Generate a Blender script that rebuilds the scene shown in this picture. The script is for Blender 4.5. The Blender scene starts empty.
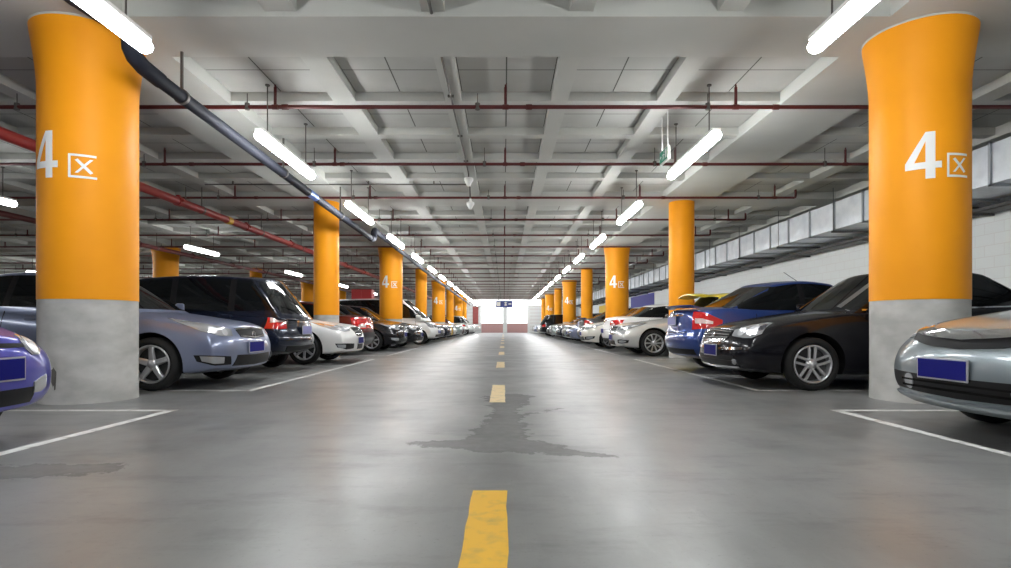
import bpy, bmesh, math, random
from mathutils import Vector, Matrix
from mathutils.bvhtree import BVHTree
R = math.radians
rnd = random.Random(7)
sc = bpy.context.scene
C = sc.collection

# ------------------------------------------------------------------ materials
def mat(name, col, rough=.5, metal=0., spec=.5, coat=0., emit=None, es=0.):
    m = bpy.data.materials.new(name); m.use_nodes = True
    b = m.node_tree.nodes['Principled BSDF']
    b.inputs['Base Color'].default_value = (*col, 1)
    b.inputs['Roughness'].default_value = rough
    b.inputs['Metallic'].default_value = metal
    b.inputs['Specular IOR Level'].default_value = spec
    b.inputs['Coat Weight'].default_value = coat
    b.inputs['Coat Roughness'].default_value = .04
    if emit:
        b.inputs['Emission Color'].default_value = (*emit, 1)
        b.inputs['Emission Strength'].default_value = es
    return m

def nd(m, t, **kw):
    n = m.node_tree.nodes.new(t)
    for k, v in kw.items():
        setattr(n, k, v)
    return n

def lk(m, a, b):
    m.node_tree.links.new(a, b)

def noisy(m, c1, c2, scale=4., detail=6., lo=.35, hi=.65, bump=0., stretch=(1, 1, 1), rough=None):
    """mottle the base colour between two tones with noise over the object's own coordinates"""
    b = m.node_tree.nodes['Principled BSDF']
    tc = nd(m, 'ShaderNodeTexCoord'); mp = nd(m, 'ShaderNodeMapping')
    mp.inputs['Scale'].default_value = stretch
    lk(m, tc.outputs['Object'], mp.inputs['Vector'])
    n = nd(m, 'ShaderNodeTexNoise'); n.inputs['Scale'].default_value = scale; n.inputs['Detail'].default_value = detail
    lk(m, mp.outputs['Vector'], n.inputs['Vector'])
    r = nd(m, 'ShaderNodeMapRange'); r.inputs['From Min'].default_value = lo; r.inputs['From Max'].default_value = hi
    lk(m, n.outputs['Fac'], r.inputs['Value'])
    mx = nd(m, 'ShaderNodeMix', data_type='RGBA')
    mx.inputs['A'].default_value = (*c1, 1); mx.inputs['B'].default_value = (*c2, 1)
    lk(m, r.outputs['Result'], mx.inputs['Factor']); lk(m, mx.outputs['Result'], b.inputs['Base Color'])
    if bump:
        bp = nd(m, 'ShaderNodeBump'); bp.inputs['Strength'].default_value = bump; bp.inputs['Distance'].default_value = .01
        lk(m, n.outputs['Fac'], bp.inputs['Height']); lk(m, bp.outputs['Normal'], b.inputs['Normal'])
    if rough:
        rr = nd(m, 'ShaderNodeMapRange'); rr.inputs['To Min'].default_value, rr.inputs['To Max'].default_value = rough
        lk(m, n.outputs['Fac'], rr.inputs['Value']); lk(m, rr.outputs['Result'], b.inputs['Roughness'])
    return m, mx, mp

M = {}
M['orange'] = mat('orange_paint', (.80, .29, .015), .5, spec=.2)
noisy(M['orange'], (.92, .355, .010), (.87, .33, .009), 1.6, 3)
M['conc'] = mat('column_concrete', (.42, .41, .38), .75, spec=.3)
noisy(M['conc'], (.56, .553, .53), (.40, .395, .375), 3.2, 11, .34, .66, .35, (1, 1, 1.6))
M['scuff'] = mat('rubber_scuff', (.10, .095, .085), .8)
M['white_paint'] = mat('white_stencil_paint', (.86, .86, .84), .5)
M['ceil'] = mat('ceiling_paint', (.56, .56, .53), .85, spec=.2)
noisy(M['ceil'], (.52, .525, .49), (.46, .465, .435), .7, 5)
M['ceil_panel'] = mat('coffer_board', (.58, .57, .52), .85, spec=.2)
noisy(M['ceil_panel'], (.49, .492, .465), (.42, .422, .395), 1.1, 6)
M['joint'] = mat('board_joint', (.12, .12, .11), .9, spec=.1)
M['red_pipe'] = mat('red_pipe_paint', (.09, .012, .011), .45)
M['red_main'] = mat('red_main_paint', (.30, .026, .022), .4)
M['rod'] = mat('hanger_steel', (.13, .12, .11), .5, .6)
M['pvc'] = mat('dark_drain_plastic', (.016, .018, .027), .65, spec=.2)
M['pvc_label'] = mat('blue_pipe_band', (.10, .22, .62), .4)
M['tube'] = mat('glowing_tube', (1, 1, 1), .5, emit=(.97, .99, 1), es=46.)
M['tube_dim'] = mat('glowing_tube_old', (1, 1, 1), .5, emit=(.97, .99, 1), es=22.)
M['batten'] = mat('lamp_batten_enamel', (.8, .8, .78), .4)
M['galv'] = mat('galvanised_sheet', (.62, .67, .72), .42, .25)
noisy(M['galv'], (.80, .84, .88), (.64, .68, .73), 3.2, 5)
M['galv_edge'] = mat('galvanised_flange', (.42, .45, .48), .45, .6)
M['steel_dark'] = mat('bracket_steel', (.10, .10, .10), .55, .4)
M['plastic_white'] = mat('white_plastic', (.82, .82, .80), .4)
M['green_sign'] = mat('exit_sign_green', (.012, .19, .115), .4, emit=(.01, .25, .15), es=.25)
M['sign_blue'] = mat('sign_blue', (.05, .07, .27), .4)
M['wall_paint'] = mat('white_block_paint', (.8, .8, .78), .7, spec=.3)
M['wall_blue'] = mat('blue_wall_paint', (.045, .045, .30), .6)
M['wall_yellow'] = mat('yellow_wall_paint', (.80, .52, .02), .6)
M['wall_dim'] = mat('grey_wall_paint', (.45, .45, .44), .8)
M['pink'] = mat('pink_parapet', (.56, .34, .33), .8)
M['red_door'] = mat('dark_red_paint', (.33, .07, .065), .6)
M['red_sheet'] = mat('red_cabinet_paint', (.42, .022, .022), .4)
M['line_white'] = mat('worn_white_line', (.62, .62, .60), .5)
M['line_yellow'] = mat('worn_yellow_line', (.72, .42, .03), .45)
M['line_pale'] = mat('faded_yellow_line', (.80, .62, .34), .45)
# car materials
M['glass'] = mat('tinted_car_glass', (.004, .005, .006), .04, spec=.4)
M['glass_clear'] = mat('clear_car_glass', (.06, .075, .075), .03, spec=.8)
M['rubber'] = mat('tyre_rubber', (.014, .014, .014), .75, spec=.3)
M['rim'] = mat('alloy_wheel', (.62, .62, .64), .28, .75)
M['rim_dark'] = mat('brake_disc', (.06, .06, .06), .5, .5)
M['blackp'] = mat('black_trim', (.008, .008, .009), .45, spec=.2)
M['underside'] = mat('wheel_well_black', (.006, .006, .006), .9, spec=.1)
M['chrome'] = mat('chrome', (.78, .78, .8), .10, 1.)
M['lamp'] = mat('headlamp_lens', (.36, .37, .39), .10, .3, coat=1.)
M['bulb'] = mat('headlamp_bowl', (.80, .82, .85), .25, .6)
M['bulb_dark'] = mat('headlamp_dark_bowl', (.10, .10, .12), .15, .5)
M['red_lamp'] = mat('red_tail_lens', (.55, .018, .018), .12, coat=1.)
M['pale_lamp'] = mat('pale_tail_lens', (.75, .55, .52), .15, coat=1.)
M['orange_lamp'] = mat('amber_lens', (.75, .25, .03), .15, coat=1.)
M['plate'] = mat('blue_number_plate', (.002, .004, .17), .55, spec=.15)
M['plate_pale'] = mat('pale_number_plate', (.30, .30, .60), .35)
M['plate_rim'] = mat('plate_frame', (.55, .56, .60), .3, .7)
PAINT = {}
def paint(n, col, metal=.35, rough=.28):
    if n not in PAINT:
        PAINT[n] = mat('paint_' + n, col, rough, metal, spec=.25, coat=.35 if max(col) < .02 else .6)
    return PAINT[n]
paint('black', (.006, .006, .009), .0, .18)
paint('navy', (.010, .014, .030), .2, .2)
paint('violet_blue', (.055, .055, .36), .3)
paint('slate_blue', (.20, .23, .34), .4)
paint('deep_blue', (.022, .050, .20), .35)
paint('grey_silver', (.25, .29, .31), .6)
paint('white', (.78, .78, .77), 0, .3)
paint('silver', (.60, .61, .60), .45)
paint('beige_white', (.72, .70, .64), .1)
paint('dark_red', (.10, .011, .012), .3)
paint('yellow', (.80, .62, .06), 0, .3)
paint('dark_grey', (.06, .062, .066), .4)
paint('taxi', (.80, .50, .03), 0, .3)
paint('green_silver', (.30, .36, .36), .5)

# ------------------------------------------------------------------ helpers
def link(name, bm_or_mesh, mats, parent=None, smooth=False, angle=None):
    if isinstance(bm_or_mesh, bmesh.types.BMesh):
        me = bpy.data.meshes.new(name); bm_or_mesh.to_mesh(me); bm_or_mesh.free()
    else:
        me = bm_or_mesh
    if mats is not None:
        if not isinstance(mats, (list, tuple)): mats = [mats]
        for m in mats: me.materials.append(m)
    if smooth:
        for p in me.polygons: p.use_smooth = True
    if any(p.use_smooth for p in me.polygons): me.set_sharp_from_angle(angle=R(angle or 48))
    o = bpy.data.objects.new(name, me); C.objects.link(o)
    if parent: o.parent = parent
    return o

def tag(o, label=None, cat=None, group=None, kind=None):
    if label: o['label'] = label
    if cat: o['category'] = cat
    if group: o['group'] = group
    if kind: o['kind'] = kind
    return o

def empty(name, loc=(0, 0, 0), rz=0.):
    o = bpy.data.objects.new(name, None); C.objects.link(o)
    o.location = loc; o.rotation_euler = (0, 0, rz); o.empty_display_size = .2
    return o

def box(bm, x0, x1, y0, y1, z0, z1, mi=0, bev=0.):
    v = [bm.verts.new(p) for p in ((x0, y0, z0), (x1, y0, z0), (x1, y1, z0), (x0, y1, z0), (x0, y0, z1), (x1, y0, z1), (x1, y1, z1), (x0, y1, z1))]
    fs = [bm.faces.new([v[i] for i in q]) for q in ((0, 3, 2, 1), (4, 5, 6, 7), (0, 1, 5, 4), (1, 2, 6, 5), (2, 3, 7, 6), (3, 0, 4, 7))]
    for f in fs: f.material_index = mi
    if bev:
        es = list({e for f in fs for e in f.edges})
        r = bmesh.ops.bevel(bm, geom=es, offset=bev, segments=2, affect='EDGES', profile=.5)
        for f in r['faces']: f.material_index = mi

def tube(bm, a, b, r, n=12, mi=0, r2=None, caps=True):
    a, b = Vector(a), Vector(b); d = (b - a).normalized()
    u = d.orthogonal().normalized(); w = d.cross(u)
    r2 = r if r2 is None else r2
    A = [bm.verts.new(a + r * (u * math.cos(t) + w * math.sin(t))) for t in [2 * math.pi * k / n for k in range(n)]]
    B = [bm.verts.new(b + r2 * (u * math.cos(t) + w * math.sin(t))) for t in [2 * math.pi * k / n for k in range(n)]]
    for k in range(n):
        f = bm.faces.new((A[k], A[(k + 1) % n], B[(k + 1) % n], B[k])); f.smooth = True; f.material_index = mi
    if caps:
        bm.faces.new(A[::-1]).material_index = mi; bm.faces.new(B).material_index = mi

def path_tube(bm, pts, r, n=14, mi=0):
    pts = [Vector(p) for p in pts]; rings = []; u = None
    for i, p in enumerate(pts):
        d = (pts[min(i + 1, len(pts) - 1)] - pts[max(i - 1, 0)]).normalized()
        u = d.orthogonal().normalized() if u is None else (u - d * u.dot(d)).normalized()
        w = d.cross(u)
        rings.append([bm.verts.new(p + r * (u * math.cos(2 * math.pi * k / n) + w * math.sin(2 * math.pi * k / n))) for k in range(n)])
    for A, B in zip(rings, rings[1:]):
        for k in range(n):
            f = bm.faces.new((A[k], A[(k + 1) % n], B[(k + 1) % n], B[k])); f.smooth = True; f.material_index = mi
    bm.faces.new(rings[0][::-1]).material_index = mi; bm.faces.new(rings[-1]).material_index = mi

def lathe(bm, prof, n=48, axis='z', mi=0, close=False):
    """prof: (radius, height) pairs turned about an axis"""
    rings = []
    for r, h in prof:
        ring = []
        for k in range(n):
            t = 2 * math.pi * k / n; c, s = r * math.cos(t), r * math.sin(t)
            ring.append(bm.verts.new((c, s, h) if axis == 'z' else (c, h, s)))
        rings.append(ring)
    prs = list(zip(rings, rings[1:])) + ([(rings[-1], rings[0])] if close else [])
    for A, B in prs:
        for k in range(n):
            q = (A[k], A[(k + 1) % n], B[(k + 1) % n], B[k])
            f = bm.faces.new(q if axis == 'z' else q[::-1]); f.smooth = True; f.material_index = mi
    return rings

def N(): return bmesh.new()

# ------------------------------------------------------------------ camera
EYE, FPX, COLX = .77, 570., 4.36
cam = bpy.data.cameras.new('camera'); co = bpy.data.objects.new('camera', cam); C.objects.link(co)
co.location = (0, 0, EYE); co.rotation_euler = (R(90), 0, 0)
cam.sensor_width = 36; cam.lens = FPX / 1011 * 36
cam.shift_y = (326 - 284) / 1011; cam.shift_x = (505.5 - 504) / 1011
cam.clip_end = 300
sc.camera = co

# ------------------------------------------------------------------ the setting
ZB, ZR, ZS = 3.80, 3.85, 3.965     # soffits of beams and of ribs, coffer boards
XL, XR, Y0, Y1 = -30.5, 8.6, -6.5, 66.

def floor_material():
    m = mat('polished_concrete', (.2, .2, .2), .3, spec=.5)
    b = m.node_tree.nodes['Principled BSDF']
    geo = nd(m, 'ShaderNodeNewGeometry')
    def noise(scale, detail, stretch=(1, 1, 1), rough=.55):
        mp = nd(m, 'ShaderNodeMapping'); mp.inputs['Scale'].default_value = stretch
        lk(m, geo.outputs['Position'], mp.inputs['Vector'])
        n = nd(m, 'ShaderNodeTexNoise'); n.inputs['Scale'].default_value = scale; n.inputs['Detail'].default_value = detail
        n.inputs['Roughness'].default_value = rough
        lk(m, mp.outputs['Vector'], n.inputs['Vector']); return n.outputs['Fac']
    def rng(v, a, b_, c, d):
        r = nd(m, 'ShaderNodeMapRange'); lk(m, v, r.inputs['Value'])
        for k, x in zip(('From Min', 'From Max', 'To Min', 'To Max'), (a, b_, c, d)): r.inputs[k].default_value = x
        return r.outputs['Result']
    def math_(op, a, c):
        n = nd(m, 'ShaderNodeMath', operation=op)
        for i, v in enumerate((a, c)):
            if isinstance(v, (int, float)): n.inputs[i].default_value = v
            else: lk(m, v, n.inputs[i])
        return n.outputs[0]
    def mix(f, A, B):
        x = nd(m, 'ShaderNodeMix', data_type='RGBA'); lk(m, f, x.inputs['Factor'])
        for k, v in (('A', A), ('B', B)):
            if isinstance(v, tuple): x.inputs[k].default_value = (*v, 1)
            else: lk(m, v, x.inputs[k])
        return x.outputs['Result']
    col = mix(rng(noise(.55, 8), .35, .68, 0, 1), (.225, .226, .222), (.125, .126, .124))
    col = mix(rng(noise(5, 8, (1, .35, 1)), .42, .75, 0, .55), col, (.235, .236, .23))
    col = mix(rng(noise(30, 5), .55, .8, 0, .25), col, (.09, .09, .09))
    # the patched, scuffed repair in the driving lane and one by the left bay: blobs with torn edges
    sep = nd(m, 'ShaderNodeSeparateXYZ'); lk(m, geo.outputs['Position'], sep.inputs[0])
    wob = rng(noise(5.5, 6, rough=.7), .3, .7, -.16, .16)
    def capsule(ax, ay, bx, by, r0, r1):
        # distance to a segment, minus a radius tapering from r0 to r1
        dx, dy = bx - ax, by - ay; L2 = dx * dx + dy * dy
        px, py = math_('SUBTRACT', sep.outputs[0], ax), math_('SUBTRACT', sep.outputs[1], ay)
        t = math_('DIVIDE', math_('ADD', math_('MULTIPLY', px, dx), math_('MULTIPLY', py, dy)), L2)
        n = nd(m, 'ShaderNodeClamp'); lk(m, t, n.inputs[0]); t = n.outputs[0]
        ex, ey = math_('SUBTRACT', px, math_('MULTIPLY', t, dx)), math_('SUBTRACT', py, math_('MULTIPLY', t, dy))
        d = math_('SQRT', math_('ADD', math_('MULTIPLY', ex, ex), math_('MULTIPLY', ey, ey)), 0)
        return math_('SUBTRACT', d, math_('ADD', math_('MULTIPLY', t, r1 - r0), r0))
    blobs = [(-.60, 3.72, -.05, 3.72, .05, .24), (-.05, 3.75, .62, 3.36, .24, .03), (-.05, 3.8, .02, 4.9, .22, .13),
             (.02, 4.8, .5, 5.3, .06, .02), (.0, 5.0, .05, 6.2, .1, .25), (-3.1, 2.95, -2.2, 3.05, .20, .12)]
    dmin = None
    for bb in blobs:
        d = capsule(*bb); dmin = d if dmin is None else math_('MINIMUM', dmin, d)
    dist = math_('ADD', dmin, math_('MULTIPLY', wob, .55))
    inside = rng(dist, -.012, .012, 1, 0)
    edge = math_('MULTIPLY', rng(dist, -.05, -.005, 0, 1), inside)
    patchcol = mix(rng(noise(14, 5), .4, .65, 0, 1), (.085, .085, .083), (.13, .13, .127))
    col = mix(math_('MULTIPLY', inside, .62), col, patchcol)
    col = mix(math_('MULTIPLY', edge, .6), col, (.075, .075, .075))
    # dark rubber scuffs drawn out across the bays and fine dusty streaks
    col = mix(rng(noise(2.6, 11, (.55, 1.5, 1), .68), .52, .70, 0, .65), col, (.085, .085, .083))
    col = mix(rng(noise(7, 9, (1.3, .4, 1), .7), .57, .75, 0, .35), col, (.27, .27, .265))
    col = mix(rng(noise(60, 3), .66, .74, 0, .5), col, (.06, .06, .06))
    lk(m, col, b.inputs['Base Color'])
    rg = math_('ADD', rng(noise(1.6, 7), 0.3, .7, .285, .40), math_('MULTIPLY', inside, .14))
    lk(m, rg, b.inputs['Roughness'])
    bp = nd(m, 'ShaderNodeBump'); bp.inputs['Strength'].default_value = .03; bp.inputs['Distance'].default_value = .01
    lk(m, noise(9, 6), bp.inputs['Height']); lk(m, bp.outputs['Normal'], b.inputs['Normal'])
    return m

bm = N(); box(bm, XL - .3, XR + .3, Y0 - .3, Y1 + 9, -.25, 0)
tag(link('floor', bm, floor_material()), 'polished grey concrete garage floor', kind='structure')

# ceiling: shallow coffers between flush ribs and wide beams
def coffer_spans_x():
    base = [(-3.74, -2.335), (-2.03, -.807), (-.58, .643), (.875, 2.09), (2.34, 3.78)]
    return [(a + k * 8.72, b_ + k * 8.72) for k in range(-3, 2) for a, b_ in base if a + k * 8.72 > XL + .05 and b_ + k * 8.72 < XR - .05]
def coffer_spans_y():
    base = [(.42, 1.80), (2.0, 3.18), (3.38, 4.52), (4.72, 5.90), (6.10, 7.58)]
    return [(6 + 8 * k + a, 6 + 8 * k + b_) for k in range(-2, 8) for a, b_ in base if 6 + 8 * k + a > Y0 and 6 + 8 * k + b_ < Y1]
bm = N(); sx, sy = coffer_spans_x(), coffer_spans_y()
gx = sorted({XL, XR, *[v for s in sx for v in s]}); gy = sorted({Y0, Y1, *[v for s in sy for v in s]})
SX, SY = set(sx), set(sy)
def down(x0, x1, y0, y1, z, mi):
    f = bm.faces.new([bm.verts.new(p) for p in ((x0, y0, z), (x0, y1, z), (x1, y1, z), (x1, y0, z))]); f.material_index = mi
def height(i, j):
    if not (0 <= i < len(gx) - 1 and 0 <= j < len(gy) - 1): return ZS + .1
    a, b_ = (gx[i], gx[i + 1]), (gy[j], gy[j + 1])
    if a in SX and b_ in SY: return ZS + .018
    if (a not in SX and a[1] - a[0] > .5) or (b_ not in SY and b_[1] - b_[0] > .5): return ZB
    return ZR
for i in range(len(gx) - 1):
    for j in range(len(gy) - 1):
        x0, x1, y0, y1 = gx[i], gx[i + 1], gy[j], gy[j + 1]; h = height(i, j)
        if h > ZS:
            g, t = .014, .008; xm, ym = (x0 + x1) / 2, (y0 + y1) / 2
            down(x0, x1, y0, y1, h, 2)                       # dark back of the joints
            for a0, a1 in ((x0 + g, xm - t), (xm + t, x1 - g)):
                for b0, b1 in ((y0 + g, ym - t), (ym + t, y1 - g)): down(a0, a1, b0, b1, ZS, 1)
        else: down(x0, x1, y0, y1, h, 0)
        for di, dj, (ax, ay), (bx, by) in ((1, 0, (x1, y0), (x1, y1)), (0, 1, (x1, y1), (x0, y1)), (-1, 0, (x0, y1), (x0, y0)), (0, -1, (x0, y0), (x1, y0))):
            h2 = height(i + di, j + dj)
            if h2 > h: bm.faces.new([bm.verts.new(p) for p in ((ax, ay, h), (bx, by, h), (bx, by, h2), (ax, ay, h2))]).material_index = 0
box(bm, XL - .3, XR + .3, Y0 - .3, Y1 + .3, ZS + .06, ZS + .4, 0)
tag(link('ceiling', bm, [M['ceil'], M['ceil_panel'], M['joint']]), 'pale grey coffered concrete ceiling', kind='structure')

# walls
def block_wall(m, sc_=1.):
    b = m.node_tree.nodes['Principled BSDF']
    geo = nd(m, 'ShaderNodeNewGeometry'); sp = nd(m, 'ShaderNodeSeparateXYZ'); cb = nd(m, 'ShaderNodeCombineXYZ')
    lk(m, geo.outputs['Position'], sp.inputs[0]); lk(m, sp.outputs[1], cb.inputs[0]); lk(m, sp.outputs[2], cb.inputs[1])
    br = nd(m, 'ShaderNodeTexBrick'); lk(m, cb.outputs[0], br.inputs['Vector'])
    br.inputs['Color1'].default_value = (.87, .90, .895, 1); br.inputs['Color2'].default_value = (.85, .88, .875, 1)
    br.inputs['Mortar'].default_value = (.80, .80, .79, 1); br.inputs['Scale'].default_value = 1
    br.inputs['Brick Width'].default_value = .4; br.inputs['Row Height'].default_value = .2; br.inputs['Mortar Size'].default_value = .007
    lk(m, br.outputs['Color'], b.inputs['Base Color'])
block_wall(M['wall_paint'])
bm = N(); box(bm, XR, XR + .25, Y0, Y1, 0, ZS + .06)
tag(link('wall_right', bm, M['wall_paint']), 'white painted block wall along the right bays', kind='structure')
bm = N(); box(bm, XL - .25, XL, Y0, Y1, 0, ZS + .06)
tag(link('wall_left', bm, M['wall_dim']), 'grey painted wall beyond the left bays', kind='structure')
bm = N(); box(bm, XL - .25, XR + .25, Y0 - .25, Y0, 0, ZS + .06)
tag(link('wall_rear', bm, M['wall_dim']), 'grey painted wall behind the viewpoint', kind='structure')
bm = N()
box(bm, XL - .25, -2.85, Y1, Y1 + .25, 0, 3.02); box(bm, 2.95, XR + .25, Y1, Y1 + .25, 0, 3.02)
box(bm, XL - .25, -3.6, Y1, Y1 + .25, 3.02, ZS + .06); box(bm, 4.3, XR + .25, Y1, Y1 + .25, 3.02, ZS + .06)
box(bm, -3.6, 4.3, Y1, Y1 + .25, 3.02, 3.16); box(bm, -3.6, 4.3, Y1, Y1 + .25, 3.86, ZS + .06)
tag(link('wall_far', bm, M['wall_paint']), 'white far wall with two bright openings', kind='structure')
bm = N(); box(bm, -2.85, -.12, Y1 + .02, Y1 + .2, 0, 1.08); box(bm, .36, 2.95, Y1 + .02, Y1 + .2, 0, 1.08)
tag(link('trim_1', bm, M['pink']), 'low pink parapet under the bright openings', kind='structure')
bm = N()
for x0, x1 in ((-2.9, -2.62), (-.12, .36), (2.72, 3.0)): box(bm, x0, x1, Y1 - .15, Y1 + .26, 0, 3.05, bev=.01)
tag(link('trim_2', bm, M['wall_paint']), 'white posts between the bright openings', kind='structure')
bm = N(); box(bm, -3.62, -2.98, Y1 - .06, Y1, 1.0, 3.0, bev=.01); box(bm, -3.56, -3.04, Y1 - .075, Y1 - .05, 1.06, 2.94)
tag(link('door_1', bm, M['red_door']), 'dark red panel beside the far openings', kind='structure')
bm = N(); box(bm, XR - .012, XR + .05, 32.6, 38.6, .0, 2.69)
tag(link('wall_right_blue', bm, M['wall_blue']), 'blue painted stretch of the right wall', kind='structure')
bm = N(); box(bm, XR - .012, XR + .05, 45.5, 51.5, 1.6, 2.55)
tag(link('wall_right_yellow', bm, M['wall_yellow']), 'yellow painted band on the right wall', kind='structure')

# ------------------------------------------------------------------ columns
R_THICK, R_THIN = .435, .30
def column_part(name, prof, m, parent, n=64):
    bm = N(); rings = lathe(bm, prof, n)
    bm.faces.new(rings[0][::-1]); bm.faces.new(rings[-1])
    o = link(name, bm, m, parent)
    return o
SPLIT = 1.035
def glyph_quads(kind):
    """strokes as quads in (arc length, height), both from the sign's own lower left corner"""
    if kind == 'four':
        w, h = .30, .46
        return [[(.165, 0), (.245, 0), (.245, h), (.165, h)], [(0, .10), (w, .10), (w, .165), (0, .165)],
                [(0, .165), (.075, .165), (.205, h), (.165, h)]]
    s, t = .235, .022
    return [[(0, s - t), (s * .98, s - t), (s * .98, s), (0, s)], [(0, 0), (t, 0), (t, s), (0, s)], [(0, 0), (s, 0), (s, t), (0, t)],
            [(.055, .05), (.082, .05), (s - .03, s - .045), (s - .057, s - .045)], [(.055, s - .06), (.08, s - .045), (s - .03, .06), (s - .055, .045)]]
def wrap_strokes(name, quads, r, phi0, z0, parent, extra=.003):
    bm = N(); ns = 8
    for q in quads:
        (a, b_, c, d) = q
        grid = []
        for i in range(ns + 1):
            t = i / ns
            lo = (a[0] + (b_[0] - a[0]) * t, a[1] + (b_[1] - a[1]) * t); hi = (d[0] + (c[0] - d[0]) * t, d[1] + (c[1] - d[1]) * t)
            col = []
            for k in range(ns + 1):
                s = k / ns; u = lo[0] + (hi[0] - lo[0]) * s; v = lo[1] + (hi[1] - lo[1]) * s
                ph = phi0 + u / r
                col.append(bm.verts.new(((r + extra) * math.sin(ph), -(r + extra) * math.cos(ph), z0 + v)))
            grid.append(col)
        for i in range(ns):
            for k in range(ns):
                bm.faces.new((grid[i][k], grid[i + 1][k], grid[i + 1][k + 1], grid[i][k + 1]))
    return link(name, bm, M['white_paint'], parent)
def make_column(x, y, thick, text, phi4, phiq, label, group, side):
    root = empty('support_column', (x, y, 0))
    tag(root, label, 'column', group, 'thing')
    if thick:
        r = R_THICK
        column_part('concrete_base', [(r - .004, 0), (r + .006, .0), (r + .002, .06), (r, .12), (r, SPLIT)], M['conc'], root)
        prof = [(r + .004, SPLIT), (r + .004, 3.12), (r + .006, 3.24), (r + .016, 3.36), (r + .032, 3.50), (r + .05, 3.63), (r + .066, 3.74), (r + .070, ZB - .016)]
        column_part('painted_shaft', prof, M['orange'], root)
        column_part('collar', [(r + .074, ZB - .016), (r + .078, ZB - .012), (r + .078, ZB)], M['ceil'], root)
        if text:
            wrap_strokes('painted_digit', glyph_quads('four'), r + .004, R(phi4), 2.22, root)
            wrap_strokes('painted_character', glyph_quads('qu'), r + .004, R(phiq), 2.225, root)
        if x < 0 and y < 7:
            q = [[(.0, .10), (.02, .05), (.03, .24), (.0, .22)], [(.015, .05), (.05, .10), (.055, .20), (.02, .25)], [(.03, .02), (.045, .03), (.05, .12), (.03, .1)]]
            wrap_strokes('scuff_mark', q, r + .001, R(-8), .12, root, .003).data.materials[0] = M['scuff']
    else:
        r = R_THIN
        column_part('concrete_base', [(r + .004, 0), (r, .1), (r, SPLIT)], M['conc'], root, 48)
        column_part('painted_shaft', [(r + .003, SPLIT), (r + .003, ZB)], M['orange'], root, 48)
    return root
ORD = ['first', 'second', 'third', 'fourth', 'fifth', 'sixth', 'seventh', 'eighth', 'ninth', 'tenth', 'eleventh', 'twelfth', 'thirteenth', 'fourteenth', 'fifteenth', 'sixteenth', 'seventeenth', 'eighteenth', 'nineteenth', 'twentieth', 'twenty-first', 'twenty-second', 'twenty-third', 'twenty-fourth']
for s, nm in ((-1, 'left'), (1, 'right')):
    for k in range(8):
        y = 6 + 8 * k; thick = k % 2 == 0
        kind = 'thick orange column lettered 4区 above a grey concrete base' if thick else 'slim plain orange column above a grey concrete base'
        make_column(s * COLX, y, thick, True, -38 if s < 0 else -50, 13 if s < 0 else -5,
                    f'{kind}, {ORD[k]} in the {nm} row', f'orange columns along the driving lane', nm)
for x, nm, ks in ((-13.05, 'second', range(6)), (-21.75, 'third', range(2, 6))):
    for n, k in enumerate(ks):
        th = k % 2 == 0
        make_column(x, 6 + 8 * k, th, False, 0, 0, f'{"thick flared" if th else "slim"} orange column beyond the left parked cars, {ORD[n]} of the {nm} row', 'columns beyond the left bays', 'left')

# ------------------------------------------------------------------ lamps
def make_lamp(x, y, z=3.12, L=1.95, label='', group='', mt='tube'):
    root = empty('fluorescent_lamp', (x, y, z)); tag(root, label, 'lamp', group)
    bm = N(); box(bm, -.058, .058, -L / 2 + .02, L / 2 - .02, .05, .095, bev=.008)
    link('batten', bm, M['batten'], root)
    # rounded glowing diffuser below the batten
    bm = N(); n = 18; rings = []
    for yy, f in ((-L / 2, .6), (-L / 2 + .012, .9), (-L / 2 + .04, 1), (L / 2 - .04, 1), (L / 2 - .012, .9), (L / 2, .6)):
        rings.append([bm.verts.new((.066 * f * math.cos(2 * math.pi * k / n), yy, .058 * f * math.sin(2 * math.pi * k / n))) for k in range(n)])
    for A, B in zip(rings, rings[1:]):
        for k in range(n): bm.faces.new((A[k], A[(k + 1) % n], B[(k + 1) % n], B[k])).smooth = True
    bm.faces.new(rings[0]); bm.faces.new(rings[-1])
    bmesh.ops.recalc_face_normals(bm, faces=bm.faces[:])
    link('glowing_diffuser', bm, M[mt], root)
    for yy in (-L * .36, L * .36):
        bm = N(); tube(bm, (0, yy, .08), (0, yy, ZR - z), .008, 8); tube(bm, (0, yy, ZR - z - .015), (0, yy, ZR - z), .03, 10)
        link('hanger_rod', bm, M['rod'], root)
    return root
def copy_tree(o, parent=None):
    c = o.copy(); C.objects.link(c)
    if parent: c.parent = parent
    for ch in list(o.children): copy_tree(ch, c)
    return c
lamp0 = None
for nm, x in (('right', 2.62), ('left', -3.02)):
    k = 0
    for i in range(-1, 17):
        y = (3.85 if i == 1 else 4 * i - .02)
        lab = f'white glowing fluorescent lamp on rods, {ORD[max(i, 0)]} of the {nm} lane row' if i > 0 else f'fluorescent lamp over the lane behind the viewpoint, {nm} side {"further" if i < 0 else "nearer"} one'
        if i < 1: y = 4 * i - .02
        if lamp0 is None: lamp0 = o = make_lamp(x, y, label=lab, group='lamps over the driving lane')
        else:
            o = copy_tree(lamp0); o.location = (x, y, 3.12); o['label'] = lab
        if i > 0: o['label'] = f'white glowing fluorescent lamp on rods, {ORD[i - 1]} of the {nm} lane row'
lamp1 = None
for ri, (nm, x) in enumerate((('nearer', -9.7), ('middle', -15.6), ('furthest', -21.2), ('outer', -27.))):
    for i in range(0, 8):
        y = 8 * i + (6.1 if ri % 2 else 2.33)
        lab = f'distant fluorescent lamp, {ORD[i]} in the {nm} row over the left bays'
        if lamp1 is None: lamp1 = make_lamp(x, y, 3.18, 1.95, lab, 'lamps over the left bays', 'tube_dim')
        else:
            o = copy_tree(lamp1); o.location = (x, y, 3.18); o['label'] = lab

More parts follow.
